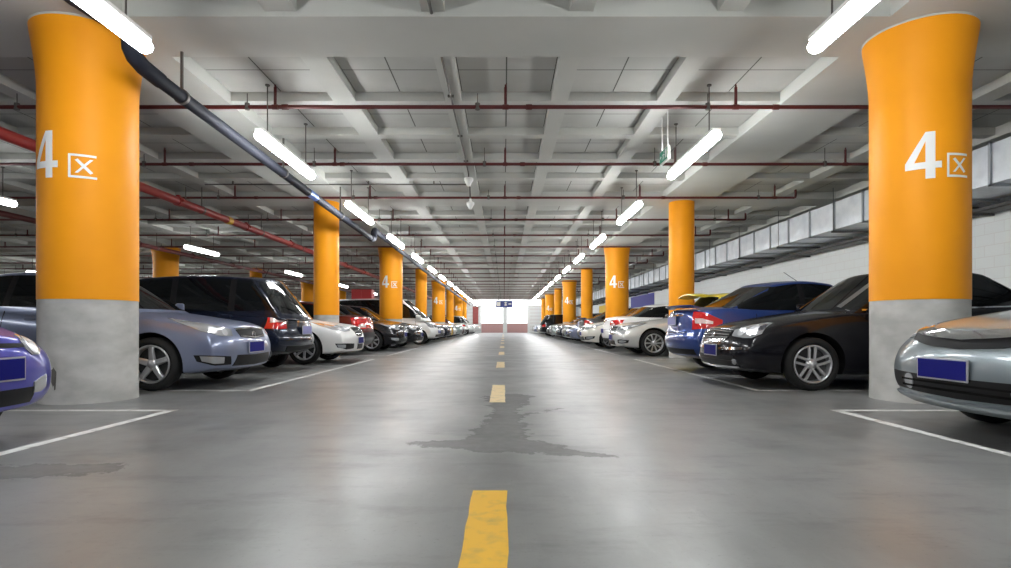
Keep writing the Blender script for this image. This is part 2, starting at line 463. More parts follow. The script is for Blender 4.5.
# ------------------------------------------------------------------ pipes
ZP = 3.67
def make_sprinkler_line(i, y, x0, x1):
    root = empty('sprinkler_pipe', (0, y, ZP))
    tag(root, f'thin dark red sprinkler pipe across the lane, {ORD[i]} from the viewpoint', 'pipe', 'red sprinkler pipes under the ceiling')
    bm = N(); tube(bm, (x0, 0, 0), (x1, 0, 0), .027, 12)
    for xx in (.33, -2.9, 3.6, -5.6):                                 # couplings
        if x0 < xx < x1: tube(bm, (xx - .04, 0, 0), (xx + .04, 0, 0), .036, 12)
    if x1 < 8: path_tube(bm, [(x1, 0, 0), (x1 + .03, 0, .01), (x1 + .04, 0, .04), (x1 + .04, 0, .2)], .027, 10)
    link('pipe_run', bm, M['red_pipe'], root)
    xs = [0.02 + 3.05 * k for k in range(-9, 3) if x0 < 3.05 * k < x1 - .1]
    for xx in xs:
        bm = N(); tube(bm, (xx, 0, 0), (xx, 0, .26), .02, 10); tube(bm, (xx - .04, 0, 0), (xx + .04, 0, 0), .034, 10)
        tube(bm, (xx, 0, .26), (xx, 0, .30), .012, 8)
        tube(bm, (xx, 0, .30), (xx, 0, .305), .028, 10)
        link('sprinkler_riser', bm, M['red_pipe'], root)
        if xx - .37 > x0:
            bm = N(); h = xx - .37; tube(bm, (h, 0, .02), (h, 0, ZS - ZP if i % 2 else ZR - ZP), .007, 8); tube(bm, (h, 0, -.035), (h, 0, .05), .033, 10)
            link('hanger_rod', bm, M['rod'], root)
ys_pipe = [7.55 + 2.667 * i for i in range(0, 21)]
for i, y in enumerate(ys_pipe):
    make_sprinkler_line(i, y, -26.0, 8.3 if i in (0, 1) else 6.55)

def make_main(x, z, r, y0, y1, label, m, name='fire_main_pipe'):
    root = empty(name, (x, 0, z)); tag(root, label, 'pipe')
    bm = N(); tube(bm, (0, y0, 0), (0, y1, 0), r, 20)
    link('pipe_run', bm, m, root)
    y = y0 + 1.3; k = 0
    while y < y1 and k < 16:
        bm = N(); tube(bm, (0, y - .06, 0), (0, y + .06, 0), r * 1.22, 18); box(bm, -.03, .03, y - .035, y + .035, r, r * 1.5)
        box(bm, -r * 1.5, r * 1.5, y - .03, y + .03, -.02, .02)
        link('coupling', bm, m, root)
        bm = N(); tube(bm, (0, y + .9, r), (0, y + .9, ZB - z), .01, 8); tube(bm, (0, y + .87, 0), (0, y + .93, 0), r * 1.08, 16)
        link('hanger_rod', bm, M['rod'], root)
        y += 3.05; k += 1
    return root
mp_ = make_main(-6.6, 3.30, .082, -5, 62, 'thick bright red fire main running along the left bays', M['red_main'])
bm = N(); tube(bm, (0, 13.55, 0), (0, 13.75, 0), .092, 18); link('yellow_tag', bm, M['line_yellow'], mp_)
make_main(-6.95, 3.42, .05, -5, 62, 'thinner dark red pipe close behind the thick fire main', M['red_pipe'], 'branch_pipe')
make_main(-11.3, 3.3, .07, -5, 62, 'dark red pipe running lengthwise deep in the left bays', M['red_pipe'], 'deep_main_pipe')

# dark drain pipe beside the left columns
root = empty('drain_pipe', (0, 0, 0)); tag(root, 'black plastic drain pipe running along the left columns', 'pipe')
XD = -3.56
bm = N()
path_tube(bm, [(-3.72, 1.0, 3.66), (-3.72, 4.1, 3.64), (-3.72, 4.95, 3.62)], .082, 18)
path_tube(bm, [(-3.72, 4.9, 3.62), (-3.70, 5.12, 3.62), (-3.62, 5.34, 3.60), (XD, 5.42, 3.52), (XD, 5.44, 3.42), (XD, 5.5, 3.36), (XD, 5.62, 3.325), (XD, 5.9, 3.31)], .08, 18)
path_tube(bm, [(XD, 5.8, 3.312), (XD, 10.5, 3.20), (XD, 15.3, 3.12)], .072, 18)
path_tube(bm, [(XD, 15.2, 3.12), (XD, 15.5, 3.13), (XD, 15.6, 3.2), (XD, 15.62, 3.34), (XD, 15.7, 3.4), (XD, 16.0, 3.4)], .085, 18)
path_tube(bm, [(XD, 15.9, 3.4), (XD, 30, 3.2), (XD, 60, 3.0)], .072, 18)
link('pipe_run', bm, M['pvc'], root, smooth=True, angle=50)
bm = N(); path_tube(bm, [(XD, 10.35, 3.205), (XD, 10.75, 3.196)], .0745, 18); link('printed_band', bm, M['pvc_label'], root)
for yy in (6.3, 9.2, 12.4, 19, 23, 27, 31):
    zz = 3.312 - (yy - 5.8) * .0205 if yy < 15 else 3.4 - (yy - 16) * .0143
    bm = N(); box(bm, XD - .012, XD + .012, yy - .012, yy + .012, zz + .06, ZB); tube(bm, (XD, yy - .02, zz), (XD, yy + .02, zz), .084, 18)
    link('hanger_strap', bm, M['rod'], root)

# conduits with white detectors
root = empty('detector_conduit', (0, 0, 0)); tag(root, 'thin dark conduit along a ceiling rib ending in a white detector', 'conduit')
bm = N(); tube(bm, (-.71, 1, 3.835), (-.71, 5.6, 3.835), .016, 10); path_tube(bm, [(-.71, 6.4, 3.835), (-.71, 9, 3.835), (-.71, 11.3, 3.83), (-.71, 11.42, 3.82), (-.71, 11.45, 3.78), (-.71, 11.45, 3.72)], .014, 10)
link('conduit_run', bm, M['rod'], root)
bm = N(); lathe(bm, [(.0, .0), (.09, .0), (.095, -.04), (.06, -.10), (.035, -.16), (0, -.165)], 20); 
o = link('detector_head', bm, M['plastic_white'], root); o.location = (-.71, 11.45, 3.74)
for yy in (2.4, 5.0, 7.6, 9.2, 10.6):
    bm = N(); box(bm, -.75, -.67, yy - .012, yy + .012, 3.82, ZR); link('saddle_clip', bm, M['rod'], root)
root = empty('crosswise_conduit', (0, 0, 0)); tag(root, 'thin dark conduit crossing from the left to a hanging white detector', 'conduit')
bm = N(); path_tube(bm, [(-6.4, 12.2, 3.80), (-.85, 12.2, 3.80), (-.76, 12.2, 3.79), (-.73, 12.2, 3.74), (-.72, 12.2, 3.46)], .016, 10)
link('conduit_run', bm, M['rod'], root)
bm = N(); lathe(bm, [(.0, .03), (.025, .02), (.03, -.03), (.085, -.06), (.085, -.10), (.05, -.16), (.03, -.2), (0, -.205)], 20)
o = link('detector_head', bm, M['plastic_white'], root); o.location = (-.72, 12.2, 3.47)
for xx in (-5.8, -4.4, -2.9, -1.5):
    bm = N(); box(bm, xx - .012, xx + .012, 12.18, 12.22, 3.79, ZS); link('saddle_clip', bm, M['rod'], root)

# exit sign
root = empty('exit_sign', (2.30, 8.15, 3.11)); tag(root, 'small green running man exit sign hanging over the lane', 'sign')
root.rotation_euler = (0, 0, R(2)); root.scale = (1, .76, .76)
bm = N(); box(bm, -.018, .018, -.24, .24, 0, .25, bev=.006); link('sign_case', bm, M['plastic_white'], root)
for sgn, nm in ((-1, 'sign_face'),):
    bm = N(); box(bm, -.0215, -.0185, -.222, .222, .02, .23); link('sign_face', bm, M['green_sign'], root)
bm = N()
def qd(pts, x=-.024):
    bm.faces.new([bm.verts.new((x, -p[0], p[1])) for p in pts])
qd([(.10, .05), (.20, .05), (.20, .21), (.10, .21)][::1])            # doorway
link('doorway_symbol', bm, M['plastic_white'], root)
bm = N()
for pts in ([(-.035, .10), (.025, .095), (.035, .155), (-.01, .165)], [(-.035, .10), (0, .10), (-.06, .05), (-.09, .055)], [(.0, .10), (.03, .097), (.055, .045), (.025, .04)],
            [(.03, .15), (.08, .125), (.075, .112), (.02, .132)], [(-.01, .16), (-.065, .145), (-.06, .13), (0, .142)]): qd(pts)
hd = [(.04 + .02 * math.cos(2 * math.pi * k / 12), .185 + .02 * math.sin(2 * math.pi * k / 12)) for k in range(12)]; qd(hd)
qd([(-.20, .125), (-.15, .165), (-.15, .14), (-.11, .14), (-.11, .11), (-.15, .11), (-.15, .085)])
link('running_figure_symbol', bm, M['plastic_white'], root)
for yy in (-.17, .17):
    bm = N(); tube(bm, (0, yy, .24), (0, yy, (ZB - 3.11) / .76), .007, 8); link('hanger_rod', bm, M['plastic_white'], root)

# far blue sign
root = empty('direction_sign', (0.05, 58, 2.66)); tag(root, 'blue overhead direction sign with white marks at the lane end', 'sign')
bm = N(); box(bm, -.86, .80, -.03, .03, 0, .68, bev=.01); link('sign_board', bm, M['sign_blue'], root)
bm = N(); box(bm, -.78, -.42, -.036, -.029, .12, .56)
for zz in (.42, .2): box(bm, -.02, .26, -.036, -.029, zz, zz + .1)
box(bm, .08, .16, -.036, -.029, .16, .58); box(bm, .4, .7, -.036, -.029, .3, .4)
link('white_marks', bm, M['plastic_white'], root)
for xx in (-.6, .55):
    bm = N(); tube(bm, (xx, 0, .66), (xx, 0, ZB - 2.66), .02, 8); link('hanger_rod', bm, M['rod'], root)

# air duct along the right wall
def make_duct(x0, x1, z0, z1, ya, yb, label):
    root = empty('air_duct', (0, 0, 0)); tag(root, label, 'duct')
    n = int(round((yb - ya) / 1.0)); k = 0
    bm = N()
    for i in range(n):
        y = ya + i * (yb - ya) / n; y2 = ya + (i + 1) * (yb - ya) / n
        # each panel slightly cross-broken outwards
        box(bm, x0, x1, y + .001, y2 - .001, z0, z1)
        c = bm.verts.new((x0 - .012, (y + y2) / 2, (z0 + z1) / 2)); q = [bm.verts.new(p) for p in ((x0 - .001, y + .03, z0 + .03), (x0 - .001, y2 - .03, z0 + .03), (x0 - .001, y2 - .03, z1 - .03), (x0 - .001, y + .03, z1 - .03))]
        for j in range(4): bm.faces.new((q[j], q[(j + 1) % 4], c))
    link('duct_run', bm, M['galv'], root)
    for i in range(n + 1):
        y = ya + i * (yb - ya) / n
        bm = N(); t = .035
        box(bm, x0 - t, x0 + .001, y - .018, y + .018, z0 - t, z1 + t); box(bm, x0 - t, x1, y - .018, y + .018, z0 - t, z0); box(bm, x0 - t, x1, y - .018, y + .018, z1, z1 + t)
        link('flange', bm, M['galv_edge'], root)
    y = ya + 1.5
    while y < yb:
        bm = N(); box(bm, x0 - .12, x1 + .02, y - .02, y + .02, z0 - .085, z0 - .04)
        link('trapeze_hanger', bm, M['steel_dark'], root)
        for xx, zz in ((x0 - .08, z0 - .09), (x1 - .02, z1)):
            bm = N(); tube(bm, (xx, y, zz), (xx, y, ZB), .009, 8); link('hanger_rod', bm, M['steel_dark'], root)
        y += 2.5
    return root
make_duct(7.3, 8.3, 2.90, 3.50, 3.5, 62, 'long galvanised rectangular air duct along the white right wall')
root = empty('cable_tray', (0, 0, 0)); tag(root, 'dark cable tray fixed to the right wall below the air duct', 'tray')
bm = N(); box(bm, 8.2, 8.56, 3, 62, 2.74, 2.755); box(bm, 8.2, 8.212, 3, 62, 2.74, 2.80); link('tray_channel', bm, M['steel_dark'], root)
for k in range(20):
    y = 4 + 3 * k; bm = N(); box(bm, 8.15, 8.592, y - .02, y + .02, 2.70, 2.74); link('wall_bracket', bm, M['steel_dark'], root)

# ------------------------------------------------------------------ floor markings
def marking(name, x0, x1, y0, y1, m, label, cat='floor marking', group=None, seed=0):
    bm = N(); rr = random.Random(seed); L = max(x1 - x0, y1 - y0); n = max(6, int(L / .12)); z = .003
    lon = (y1 - y0) > (x1 - x0); A, B = [], []
    for i in range(n + 1):
        t = i / n; j1, j2 = rr.uniform(-.004, .004), rr.uniform(-.004, .004)
        if lon:
            A.append(bm.verts.new((x0 + j1, y0 + t * (y1 - y0), z))); B.append(bm.verts.new((x1 + j2, y0 + t * (y1 - y0), z)))
        else:
            A.append(bm.verts.new((x0 + t * (x1 - x0), y1 + j1, z))); B.append(bm.verts.new((x0 + t * (x1 - x0), y0 + j2, z)))
    for i in range(n): bm.faces.new((A[i], B[i], B[i + 1], A[i + 1]))
    bmesh.ops.recalc_face_normals(bm, faces=bm.faces[:])
    o = link(name, bm, m); tag(o, label, cat, group, 'structure'); return o
noisy(M['line_white'], (.66, .66, .64), (.34, .34, .33), 9, 8, .52, .72)
noisy(M['line_yellow'], (.74, .42, .025), (.50, .32, .06), 14, 8, .5, .75)
noisy(M['line_pale'], (.78, .60, .33), (.55, .45, .30), 12, 8, .5, .75)
for i in range(12):
    y0 = .98 + 4.75 * i
    marking('lane_marking', -.147, .012, y0, y0 + 1.68, M['line_yellow'] if i == 0 else M['line_pale'], f'{"bright" if i == 0 else "faded"} yellow lane dash, {ORD[i]} from the viewpoint', group='yellow lane dashes', seed=i)
lw = .085
for s, nm in ((-1, 'left'), (1, 'right')):
    for k in range(-1, 8):
        a, b_ = 6 + 8 * k + .72, 6 + 8 * k + 7.22
        if k == -1: a = .2
        b_ = min(b_, 62); xf = s * 3.02 - lw / 2
        marking('bay_marking', xf, xf + lw, a, b_, M['line_white'], f'white line along the {nm} bays between the {ORD[k] if k >= 0 else "viewpoint"} and {ORD[min(k + 1, 7)]} columns', group='white bay front lines', seed=40 + k + 20 * s)
        if 0 <= k + 1 < 8:
            for yy, w2 in ((b_ - lw, 'nearer'), (6 + 8 * (k + 1) + .72, 'further')):
                if yy > 62: continue
                xa, xb = sorted((s * 3.02, s * 7.4))
                marking('bay_divider', xa, xb, yy, yy + lw, M['line_white'], f'white bay divider on the {w2} side of the {ORD[k + 1]} {nm} column', group='white bay dividers', seed=90 + k * 3 + 50 * s)

# ------------------------------------------------------------------ cars
def interp(pts, x):
    if x <= pts[0][0]: return pts[0][1]
    for (a, va), (b, vb) in zip(pts, pts[1:]):
        if x <= b:
            t = (x - a) / (b - a); return va + (vb - va) * t
    return pts[-1][1]

def lattice_shell(na, nb, nc, f):
    """outer skin of an na x nb x nc lattice of points f(i, j, k)"""
    bm = N(); V = {}
    def v(i, j, k):
        if (i, j, k) not in V: V[i, j, k] = bm.verts.new(f(i, j, k))
        return V[i, j, k]
    for i in range(na - 1):
        for j in range(nb - 1):
            for k in (0, nc - 1): bm.faces.new((v(i, j, k), v(i + 1, j, k), v(i + 1, j + 1, k), v(i, j + 1, k)))
    for i in range(na - 1):
        for k in range(nc - 1):
            for j in (0, nb - 1): bm.faces.new((v(i, j, k), v(i + 1, j, k), v(i + 1, j, k + 1), v(i, j, k + 1)))
    for j in range(nb - 1):
        for k in range(nc - 1):
            for i in (0, na - 1): bm.faces.new((v(i, j, k), v(i, j + 1, k), v(i, j + 1, k + 1), v(i, j, k + 1)))
    bmesh.ops.recalc_face_normals(bm, faces=bm.faces[:])
    return bm

def evaluated(o):
    dg = bpy.context.evaluated_depsgraph_get(); dg.update()
    me = bpy.data.meshes.new_from_object(o.evaluated_get(dg), preserve_all_data_layers=False, depsgraph=dg)
    return me

def resample(pl, n):
    pl = [Vector(p) for p in pl]
    if len(pl) == 1: return [pl[0].copy() for _ in range(n + 1)]
    d = [0]
    for a, b in zip(pl, pl[1:]): d.append(d[-1] + (b - a).length)
    out = []
    for i in range(n + 1):
        t = d[-1] * i / n; k = 0
        while k < len(pl) - 2 and d[k + 1] < t: k += 1
        s = 0 if d[k + 1] == d[k] else (t - d[k]) / (d[k + 1] - d[k]); out.append(pl[k].lerp(pl[k + 1], min(1, max(0, s))))
    return out

def patch_bm(bvh, top, bot, d, eps=.006, n=14, ny=6, bm=None, mi=0, skirt=.03, mirror=False):
    """a panel laid on the body: the area between two outlines, seen along d, lifted eps off the skin, with turned-in edges"""
    bm = bm or N(); d = Vector(d).normalized()
    T, B = resample(top, n), resample(bot, n); G = []
    for a, b in zip(T, B):
        col = []
        for j in range(ny + 1):
            p = b.lerp(a, j / ny); h = bvh.ray_cast(p - d * 8, d)
            if h[0] is None: h = bvh.find_nearest(p)
            nn = h[1] if h[1].dot(d) < 0 else -h[1]
            col.append((h[0] + nn * eps, h[0] - nn * skirt))
        G.append(col)
    for m in ((1, -1) if mirror else (1,)):
        mv = lambda p: (p.x, p.y * m, p.z)
        V = [[bm.verts.new(mv(c[0])) for c in col] for col in G]
        fs = []
        for i in range(n):
            for j in range(ny): fs.append(bm.faces.new((V[i][j], V[i + 1][j], V[i + 1][j + 1], V[i][j + 1])))
        ring = [(i, 0) for i in range(n + 1)] + [(n, j) for j in range(1, ny + 1)] + [(i, ny) for i in range(n - 1, -1, -1)] + [(0, j) for j in range(ny - 1, 0, -1)]
        S = [bm.verts.new(mv(G[i][j][1])) for i, j in ring]
        for q in range(len(ring)):
            (i, j), (i2, j2) = ring[q], ring[(q + 1) % len(ring)]
            fs.append(bm.faces.new((V[i][j], S[q], S[(q + 1) % len(ring)], V[i2][j2])))
        for f in fs: f.material_index = mi; f.smooth = True
    bmesh.ops.recalc_face_normals(bm, faces=bm.faces[:])
    return bm

def finish_patch(name, bm, m, parent, smooth=True):
    bmesh.ops.remove_doubles(bm, verts=bm.verts[:], dist=.0004)
    bmesh.ops.dissolve_degenerate(bm, edges=bm.edges[:], dist=.0003)
    o = link(name, bm, m, parent)
    o.data.set_sharp_from_angle(angle=R(55))
    return o

WHEELS = {}
def wheel_meshes(style, r, width=.20):
    key = (style, round(r, 3))
    if key in WHEELS: return WHEELS[key]
    ri = r * (.725 if style != 'steel' else .66); h = width / 2
    bm = N()
    prof = [(ri, -h * .7), (ri + .015, -h * .98), (r - .045, -h), (r - .012, -h * .82), (r, -h * .5), (r, h * .5), (r - .012, h * .82), (r - .045, h), (ri + .015, h * .98), (ri, h * .7)]
    lathe(bm, prof, 40, 'y')
    tyre = bpy.data.meshes.new('tyre'); bm.to_mesh(tyre); bm.free(); tyre.materials.append(M['rubber'])
    bm = N()                                            # outer face is +y
    lathe(bm, [(ri, h * .72), (ri - .006, h * .86), (ri - .018, h * .84), (ri - .03, h * .5), (ri - .03, -h * .6)], 40, 'y', 0)
    lathe(bm, [(0, h * .72), (.028, h * .72), (.034, h * .66), (.06, h * .6), (.066, h * .3)], 24, 'y', 0)
    r0 = lathe(bm, [(ri - .03, -.005), (.02, .0)], 40, 'y', 1)
    def spoke(a, w0, w1, ro):
        ca, sa = math.cos(a), math.sin(a)
        P = []
        for rr, ww, yo in ((.045, w0, h * .62), (.10, (w0 * .7 + w1 * .3), h * .70), (ro * .8, w1, h * .80), (ro, w1 * 1.15, h * .74)):
            for sg, dy in ((-1, -.012), (-.62, 0), (.62, 0), (1, -.012), (1, -.035), (-1, -.035)):
                x, z = rr, sg * ww / 2
                P.append(bm.verts.new((x * ca - z * sa, yo + dy, x * sa + z * ca)))
        for i in range(3):
            for k in range(6):
                bm.faces.new((P[i * 6 + k], P[i * 6 + (k + 1) % 6], P[i * 6 + 6 + (k + 1) % 6], P[i * 6 + 6 + k]))
    def offspoke(a, off, w, ro):                        # one bar of a parallel pair
        ca, sa = math.cos(a), math.sin(a); P = []
        for rr, yo in ((.03, h * .62), (ro * .75, h * .80), (ro, h * .76)):
            for sg, dy in ((-1, -.01), (-.6, 0), (.6, 0), (1, -.01), (1, -.03), (-1, -.03)):
                x, z = rr, off * (1 + .25 * rr / ro) + sg * w / 2
                P.append(bm.verts.new((x * ca - z * sa, yo + dy, x * sa + z * ca)))
        for i in range(2):
            for k in range(6): bm.faces.new((P[i * 6 + k], P[i * 6 + (k + 1) % 6], P[i * 6 + 6 + (k + 1) % 6], P[i * 6 + 6 + k]))
    ro = ri - .012
    if style == 'twin':
        for k in range(5):
            a = 2 * math.pi * k / 5 + .3
            for off in (-.030, .030): offspoke(a, off, .030, ro)
    elif style == 'five':
        for k in range(5): spoke(2 * math.pi * k / 5 + .3, .075, .06, ro)
    elif style == 'seven':
        for k in range(7): spoke(2 * math.pi * k / 7 + .2, .05, .045, ro)
    elif style == 'multi':
        for k in range(10): spoke(2 * math.pi * k / 10, .028, .034, ro)
    else:
        lathe(bm, [(.05, h * .60), (ri * .5, h * .74), (ri * .8, h * .66), (ri - .012, h * .78)], 40, 'y', 0)
    bmesh.ops.recalc_face_normals(bm, faces=bm.faces[:])
    rim = bpy.data.meshes.new('rim'); bm.to_mesh(rim); bm.free(); rim.materials.append(M['rim']); rim.materials.append(M['rim_dark'])
    WHEELS[key] = (tyre, rim); return WHEELS[key]

def disc_outline(cy, cz, r, n=12):
    """top and bottom outlines of a disc in (y, z)"""
    ys = [cy + r * math.cos(math.pi - math.pi * i / n) for i in range(n + 1)]
    dz = [r * math.sin(math.pi * i / n) for i in range(n + 1)]
    return [(0, y, cz + d) for y, d in zip(ys, dz)], [(0, y, cz - d) for y, d in zip(ys, dz)]

def build_car(s, label, loc, rz, group=None):
    """one car from a table of its proportions; nose at +x, wheels on z = 0"""
    L, W, H = s['L'], s['W'], s['H']; hl, hw = L / 2, W / 2
    g = s.get
    root = empty(s.get('name', 'car'), loc, rz)
    tag(root, label, 'car', group)
    PM = PAINT[s['paint']]
    ax_f, ax_r = hl - s['fo'], hl - s['fo'] - s['wb']; wr = s['wr']
    zt, zb = s['top'], s['low']
    xf = g('xf', [(0, -.05), (.14, 0), (.5, 0), (.78, -.03), (1, -.09)])
    xr = g('xr', [(0, .10), (.2, 0), (.5, 0), (.8, .03), (1, .08)])
    kf, kr = g('kf', .15), g('kr', .18); tf, tr = g('tf', .07), g('tr', .06); lift = g('lift', .075); crown = g('crown', .07)
    wt = g('wt', [(0, .93), (.12, .97), (.5, 1.0), (.72, .985), (.9, .955), (1, .90)])
    LA = [0, .012, .05, .12, .22, .32, .42, .52, .62, .72, .80, .87, .93, .965, .988, 1]
    LB = [0, .06, .2, .38, .55, .72, .86, .95, 1]
    LC = [-1, -.95, -.80, -.5, 0, .5, .80, .95, 1]
    def lower(i, j, k):
        a, t, c = LA[i], LB[j], LC[k]
        x0 = -hl + L * a
        q = max(0, (x0 / hl - .45) / .55); q2 = max(0, (-x0 / hl - .5) / .5)
        w = hw * interp(wt, t) * (1 - tf * q * q - tr * q2 * q2)
        f = hl + interp(xf, t) - kf * abs(c) ** 3.4; r = -hl + interp(xr, t) + kr * abs(c) ** 2.6
        x = r + (f - r) * a
        top = interp(zt, x0) + lift * max(0, (x0 - hl + .5) / .5) ** 1.3 - crown * abs(c) ** 2.2 * (1 if x0 > 0 else .7); bot = interp(zb, x0) + .02 * abs(c) ** 4
        return (x, w * c, bot + (top - bot) * t)
    tmp = link('tmp', lattice_shell(len(LA), len(LB), len(LC), lower), None)
    md = tmp.modifiers.new('s', 'SUBSURF'); md.levels = md.render_levels = 2
    smooth_me = evaluated(tmp)
    # cabin
    A, Bp, Cp, D = s['cab']                               # windscreen foot, roof front, roof rear, rear glass foot
    z0 = s['belt']; cwb, cwt = g('cwb', .925) * hw, g('cwt', .70) * hw
    CA = [0, .03, .12, .3, .5, .7, .88, .97, 1]; CB = [0, .12, .35, .6, .82, .94, 1]; CC = [-1, -.93, -.7, -.35, 0, .35, .7, .93, 1]
    rf = g('rooff', .05); rrr = g('roofr', .06)
    z00 = z0 - .10
    def zroof(a): return H - (rf * max(0, (a - .5) * 2) ** 2 if a > .5 else rrr * max(0, (.5 - a) * 2) ** 2)
    def cabin(i, j, k):
        a, t, c = CA[i], CB[j], CC[k]
        ta = (z00 + (zroof(a) - z00) * t - z0) / (H - z0)
        wsl = A + (Bp - A) * ta; rsl = D + (Cp - D) * ta
        f = wsl - g('kw', .20) * abs(c) ** 2.2 * (1 - .4 * t); r = rsl + g('kwr', .16) * abs(c) ** 2.2
        w = cwb + (cwt - cwb) * max(0, ta) ** 1.25
        z = z00 + (zroof(a) - z00) * t - .045 * abs(c) ** 2.5 * t
        q = abs(2 * a - 1)
        return (r + (f - r) * a, w * c * (1 - .06 * q ** 3), z)
    tmp2 = link('tmp', lattice_shell(len(CA), len(CB), len(CC), cabin), None)
    md = tmp2.modifiers.new('s', 'SUBSURF'); md.levels = md.render_levels = 2
    cab_me = evaluated(tmp2)
    def bvh_of(mes):
        vs_, fs_ = [], []
        for me in mes:
            o = len(vs_); vs_ += [v.co.copy() for v in me.vertices]; fs_ += [[o + i for i in p.vertices] for p in me.polygons]
        return BVHTree.FromPolygons(vs_, fs_)
    BV = bvh_of((smooth_me, cab_me)); BC = bvh_of((cab_me,)); BL = bvh_of((smooth_me,))
    # wheel arches cut out of the lower body
    bm = N()
    for x in (ax_f, ax_r):
        for sg in (1, -1):
            tube(bm, (x, sg * (hw - .34), wr + .005), (x, sg * (hw + .2), wr + .005), wr + .055, 40)
    cut = link('tmp_cut', bm, [M['underside']])
    tmp.modifiers.clear(); old = tmp.data; tmp.data = smooth_me
    smooth_me.materials.append(PM); smooth_me.materials.append(M['underside'])
    md = tmp.modifiers.new('b', 'BOOLEAN'); md.operation = 'DIFFERENCE'; md.object = cut; md.solver = 'EXACT'
    try: md.material_mode = 'TRANSFER'
    except Exception: pass
    body_me = evaluated(tmp)
    names = [m.name if m else '' for m in body_me.materials]
    ui = names.index(M['underside'].name) if M['underside'].name in names else 0
    bm = N(); bm.from_mesh(body_me)
    for f in bm.faces:                                    # dark floor pan and arches
        f.smooth = True
    n0 = len(bm.faces)
    bm.from_mesh(cab_me); bm.faces.ensure_lookup_table()
    for f in bm.faces[n0:]: f.material_index = 0; f.smooth = True
    # body seams as narrow dark strips
    def seam(top, bot, d=(0, -1, 0), n=3, ny=10, mirror=True):
        patch_bm(BV, top, bot, d, .0025, n, ny, bm, 2, .004, mirror)
    zs = s.get('sill', .30)
    for x in g('door_x', []):
        seam([(x - .005, 2, z0 - .005), (x + .005, 2, z0 - .005)], [(x - .005, 2, zs), (x + .005, 2, zs)], n=1)
    if g('door_x'):
        xs_ = g('door_x'); seam([(min(xs_), 2, zs + .008), (max(xs_), 2, zs + .008)], [(min(xs_), 2, zs - .002), (max(xs_), 2, zs - .002)], n=14, ny=1)
    if g('hood_z'):                                        # shut line across the nose
        zz = g('hood_z'); seam([(4, -hw * .72, zz + .008), (4, hw * .72, zz + .008)], [(4, -hw * .72, zz), (4, hw * .72, zz)], (-1, 0, 0), 24, 1, False)
    if g('boot_z'):
        zz = g('boot_z'); seam([(-4, -hw * .62, zz + .009), (-4, hw * .62, zz + .009)], [(-4, -hw * .62, zz), (-4, hw * .62, zz)], (1, 0, 0), 24, 1, False)
    for o in (tmp, tmp2, cut): bpy.data.objects.remove(o)
    me = bpy.data.meshes.new('body'); bm.to_mesh(me); bm.free()
    body = link('body', me, [PM, M['underside'], M['blackp']], root)
    me.set_sharp_from_angle(angle=R(38))
    if ui != 1:
        pass
    GL = M[g('glass', 'glass')]
    # side glass: between belt and the roof line, inset from the pillars
    def roofz(x):
        za = z0 + (H - z0) * (A - x) / (A - Bp) if x > Bp else 9
        zd = z0 + (H - z0) * (x - D) / (Cp - D) if x < Cp else 9
        m_ = (x - Cp) / max(.01, Bp - Cp)
        zr_ = zroof(min(1, max(0, m_))) - .085
        return min(zr_, za - g('ap', .10) * (H - z0) / (A - Bp) * 1.0, zd - g('dp', .16) * (H - z0) / max(.25, (Cp - D)))
    zbelt = z0 + .015
    def slope(x, kick): return zbelt + (kick * max(0, (A - x) / (A - D)))
    kick = g('kick', .05)
    for (xa, xb) in s['side_glass']:
        n = 20; top, bot = [], []
        for i in range(n + 1):
            x = xa + (xb - xa) * i / n; b_ = slope(x, kick); t_ = max(b_ + .004, roofz(x))
            top.append((x, 2, t_)); bot.append((x, 2, b_))
        for m in (1, -1):
            bm = patch_bm(BC, [Vector(p) for p in top], [Vector(p) for p in bot], (0, -1, 0), .004, n, 6)
            if m < 0:
                bmesh.ops.scale(bm, vec=(1, -1, 1), verts=bm.verts[:]); bmesh.ops.reverse_faces(bm, faces=bm.faces[:])
            finish_patch('side_window', bm, GL, root)
    for (q0, q1), (p0, p1) in zip(s['side_glass'], s['side_glass'][1:]):     # black pillar faces between the panes
        for m in (1, -1):
            xx = [q1 - .01, (q1 + p0) / 2, p0 + .01]
            bm = patch_bm(BC, [(x, 2, roofz(x)) for x in xx], [(x, 2, slope(x, kick)) for x in xx], (0, -1, 0), .003, 4, 6)
            if m < 0:
                bmesh.ops.scale(bm, vec=(1, -1, 1), verts=bm.verts[:]); bmesh.ops.reverse_faces(bm, faces=bm.faces[:])
            finish_patch('window_pillar', bm, M['blackp'], root)
    if g('chrome_belt'):
        xa, xb = s['side_glass'][0][0], s['side_glass'][-1][1]
        lo, hi = min(xa, xb), max(v for q in s['side_glass'] for v in q)
        lo = min(v for q in s['side_glass'] for v in q)
        bm = patch_bm(BV, [(x, 2, slope(x, kick) + .004) for x in (lo, (lo + hi) / 2, hi)], [(x, 2, slope(x, kick) - .014) for x in (lo, (lo + hi) / 2, hi)], (0, -1, 0), .007, 20, 1, mirror=True)
        # a bright line up the front pillar
        pts = [(hi - (hi - Bp) * i / 8, 0) for i in range(9)]
        top = [(x, 2, roofz(x) + .022) for x, _ in pts]; bot = [(x, 2, roofz(x) + .002) for x, _ in pts]
        patch_bm(BC, top, bot, (0, -1, 0), .007, 12, 1, bm, mirror=True)
        finish_patch('window_chrome_trim', bm, M['chrome'], root)
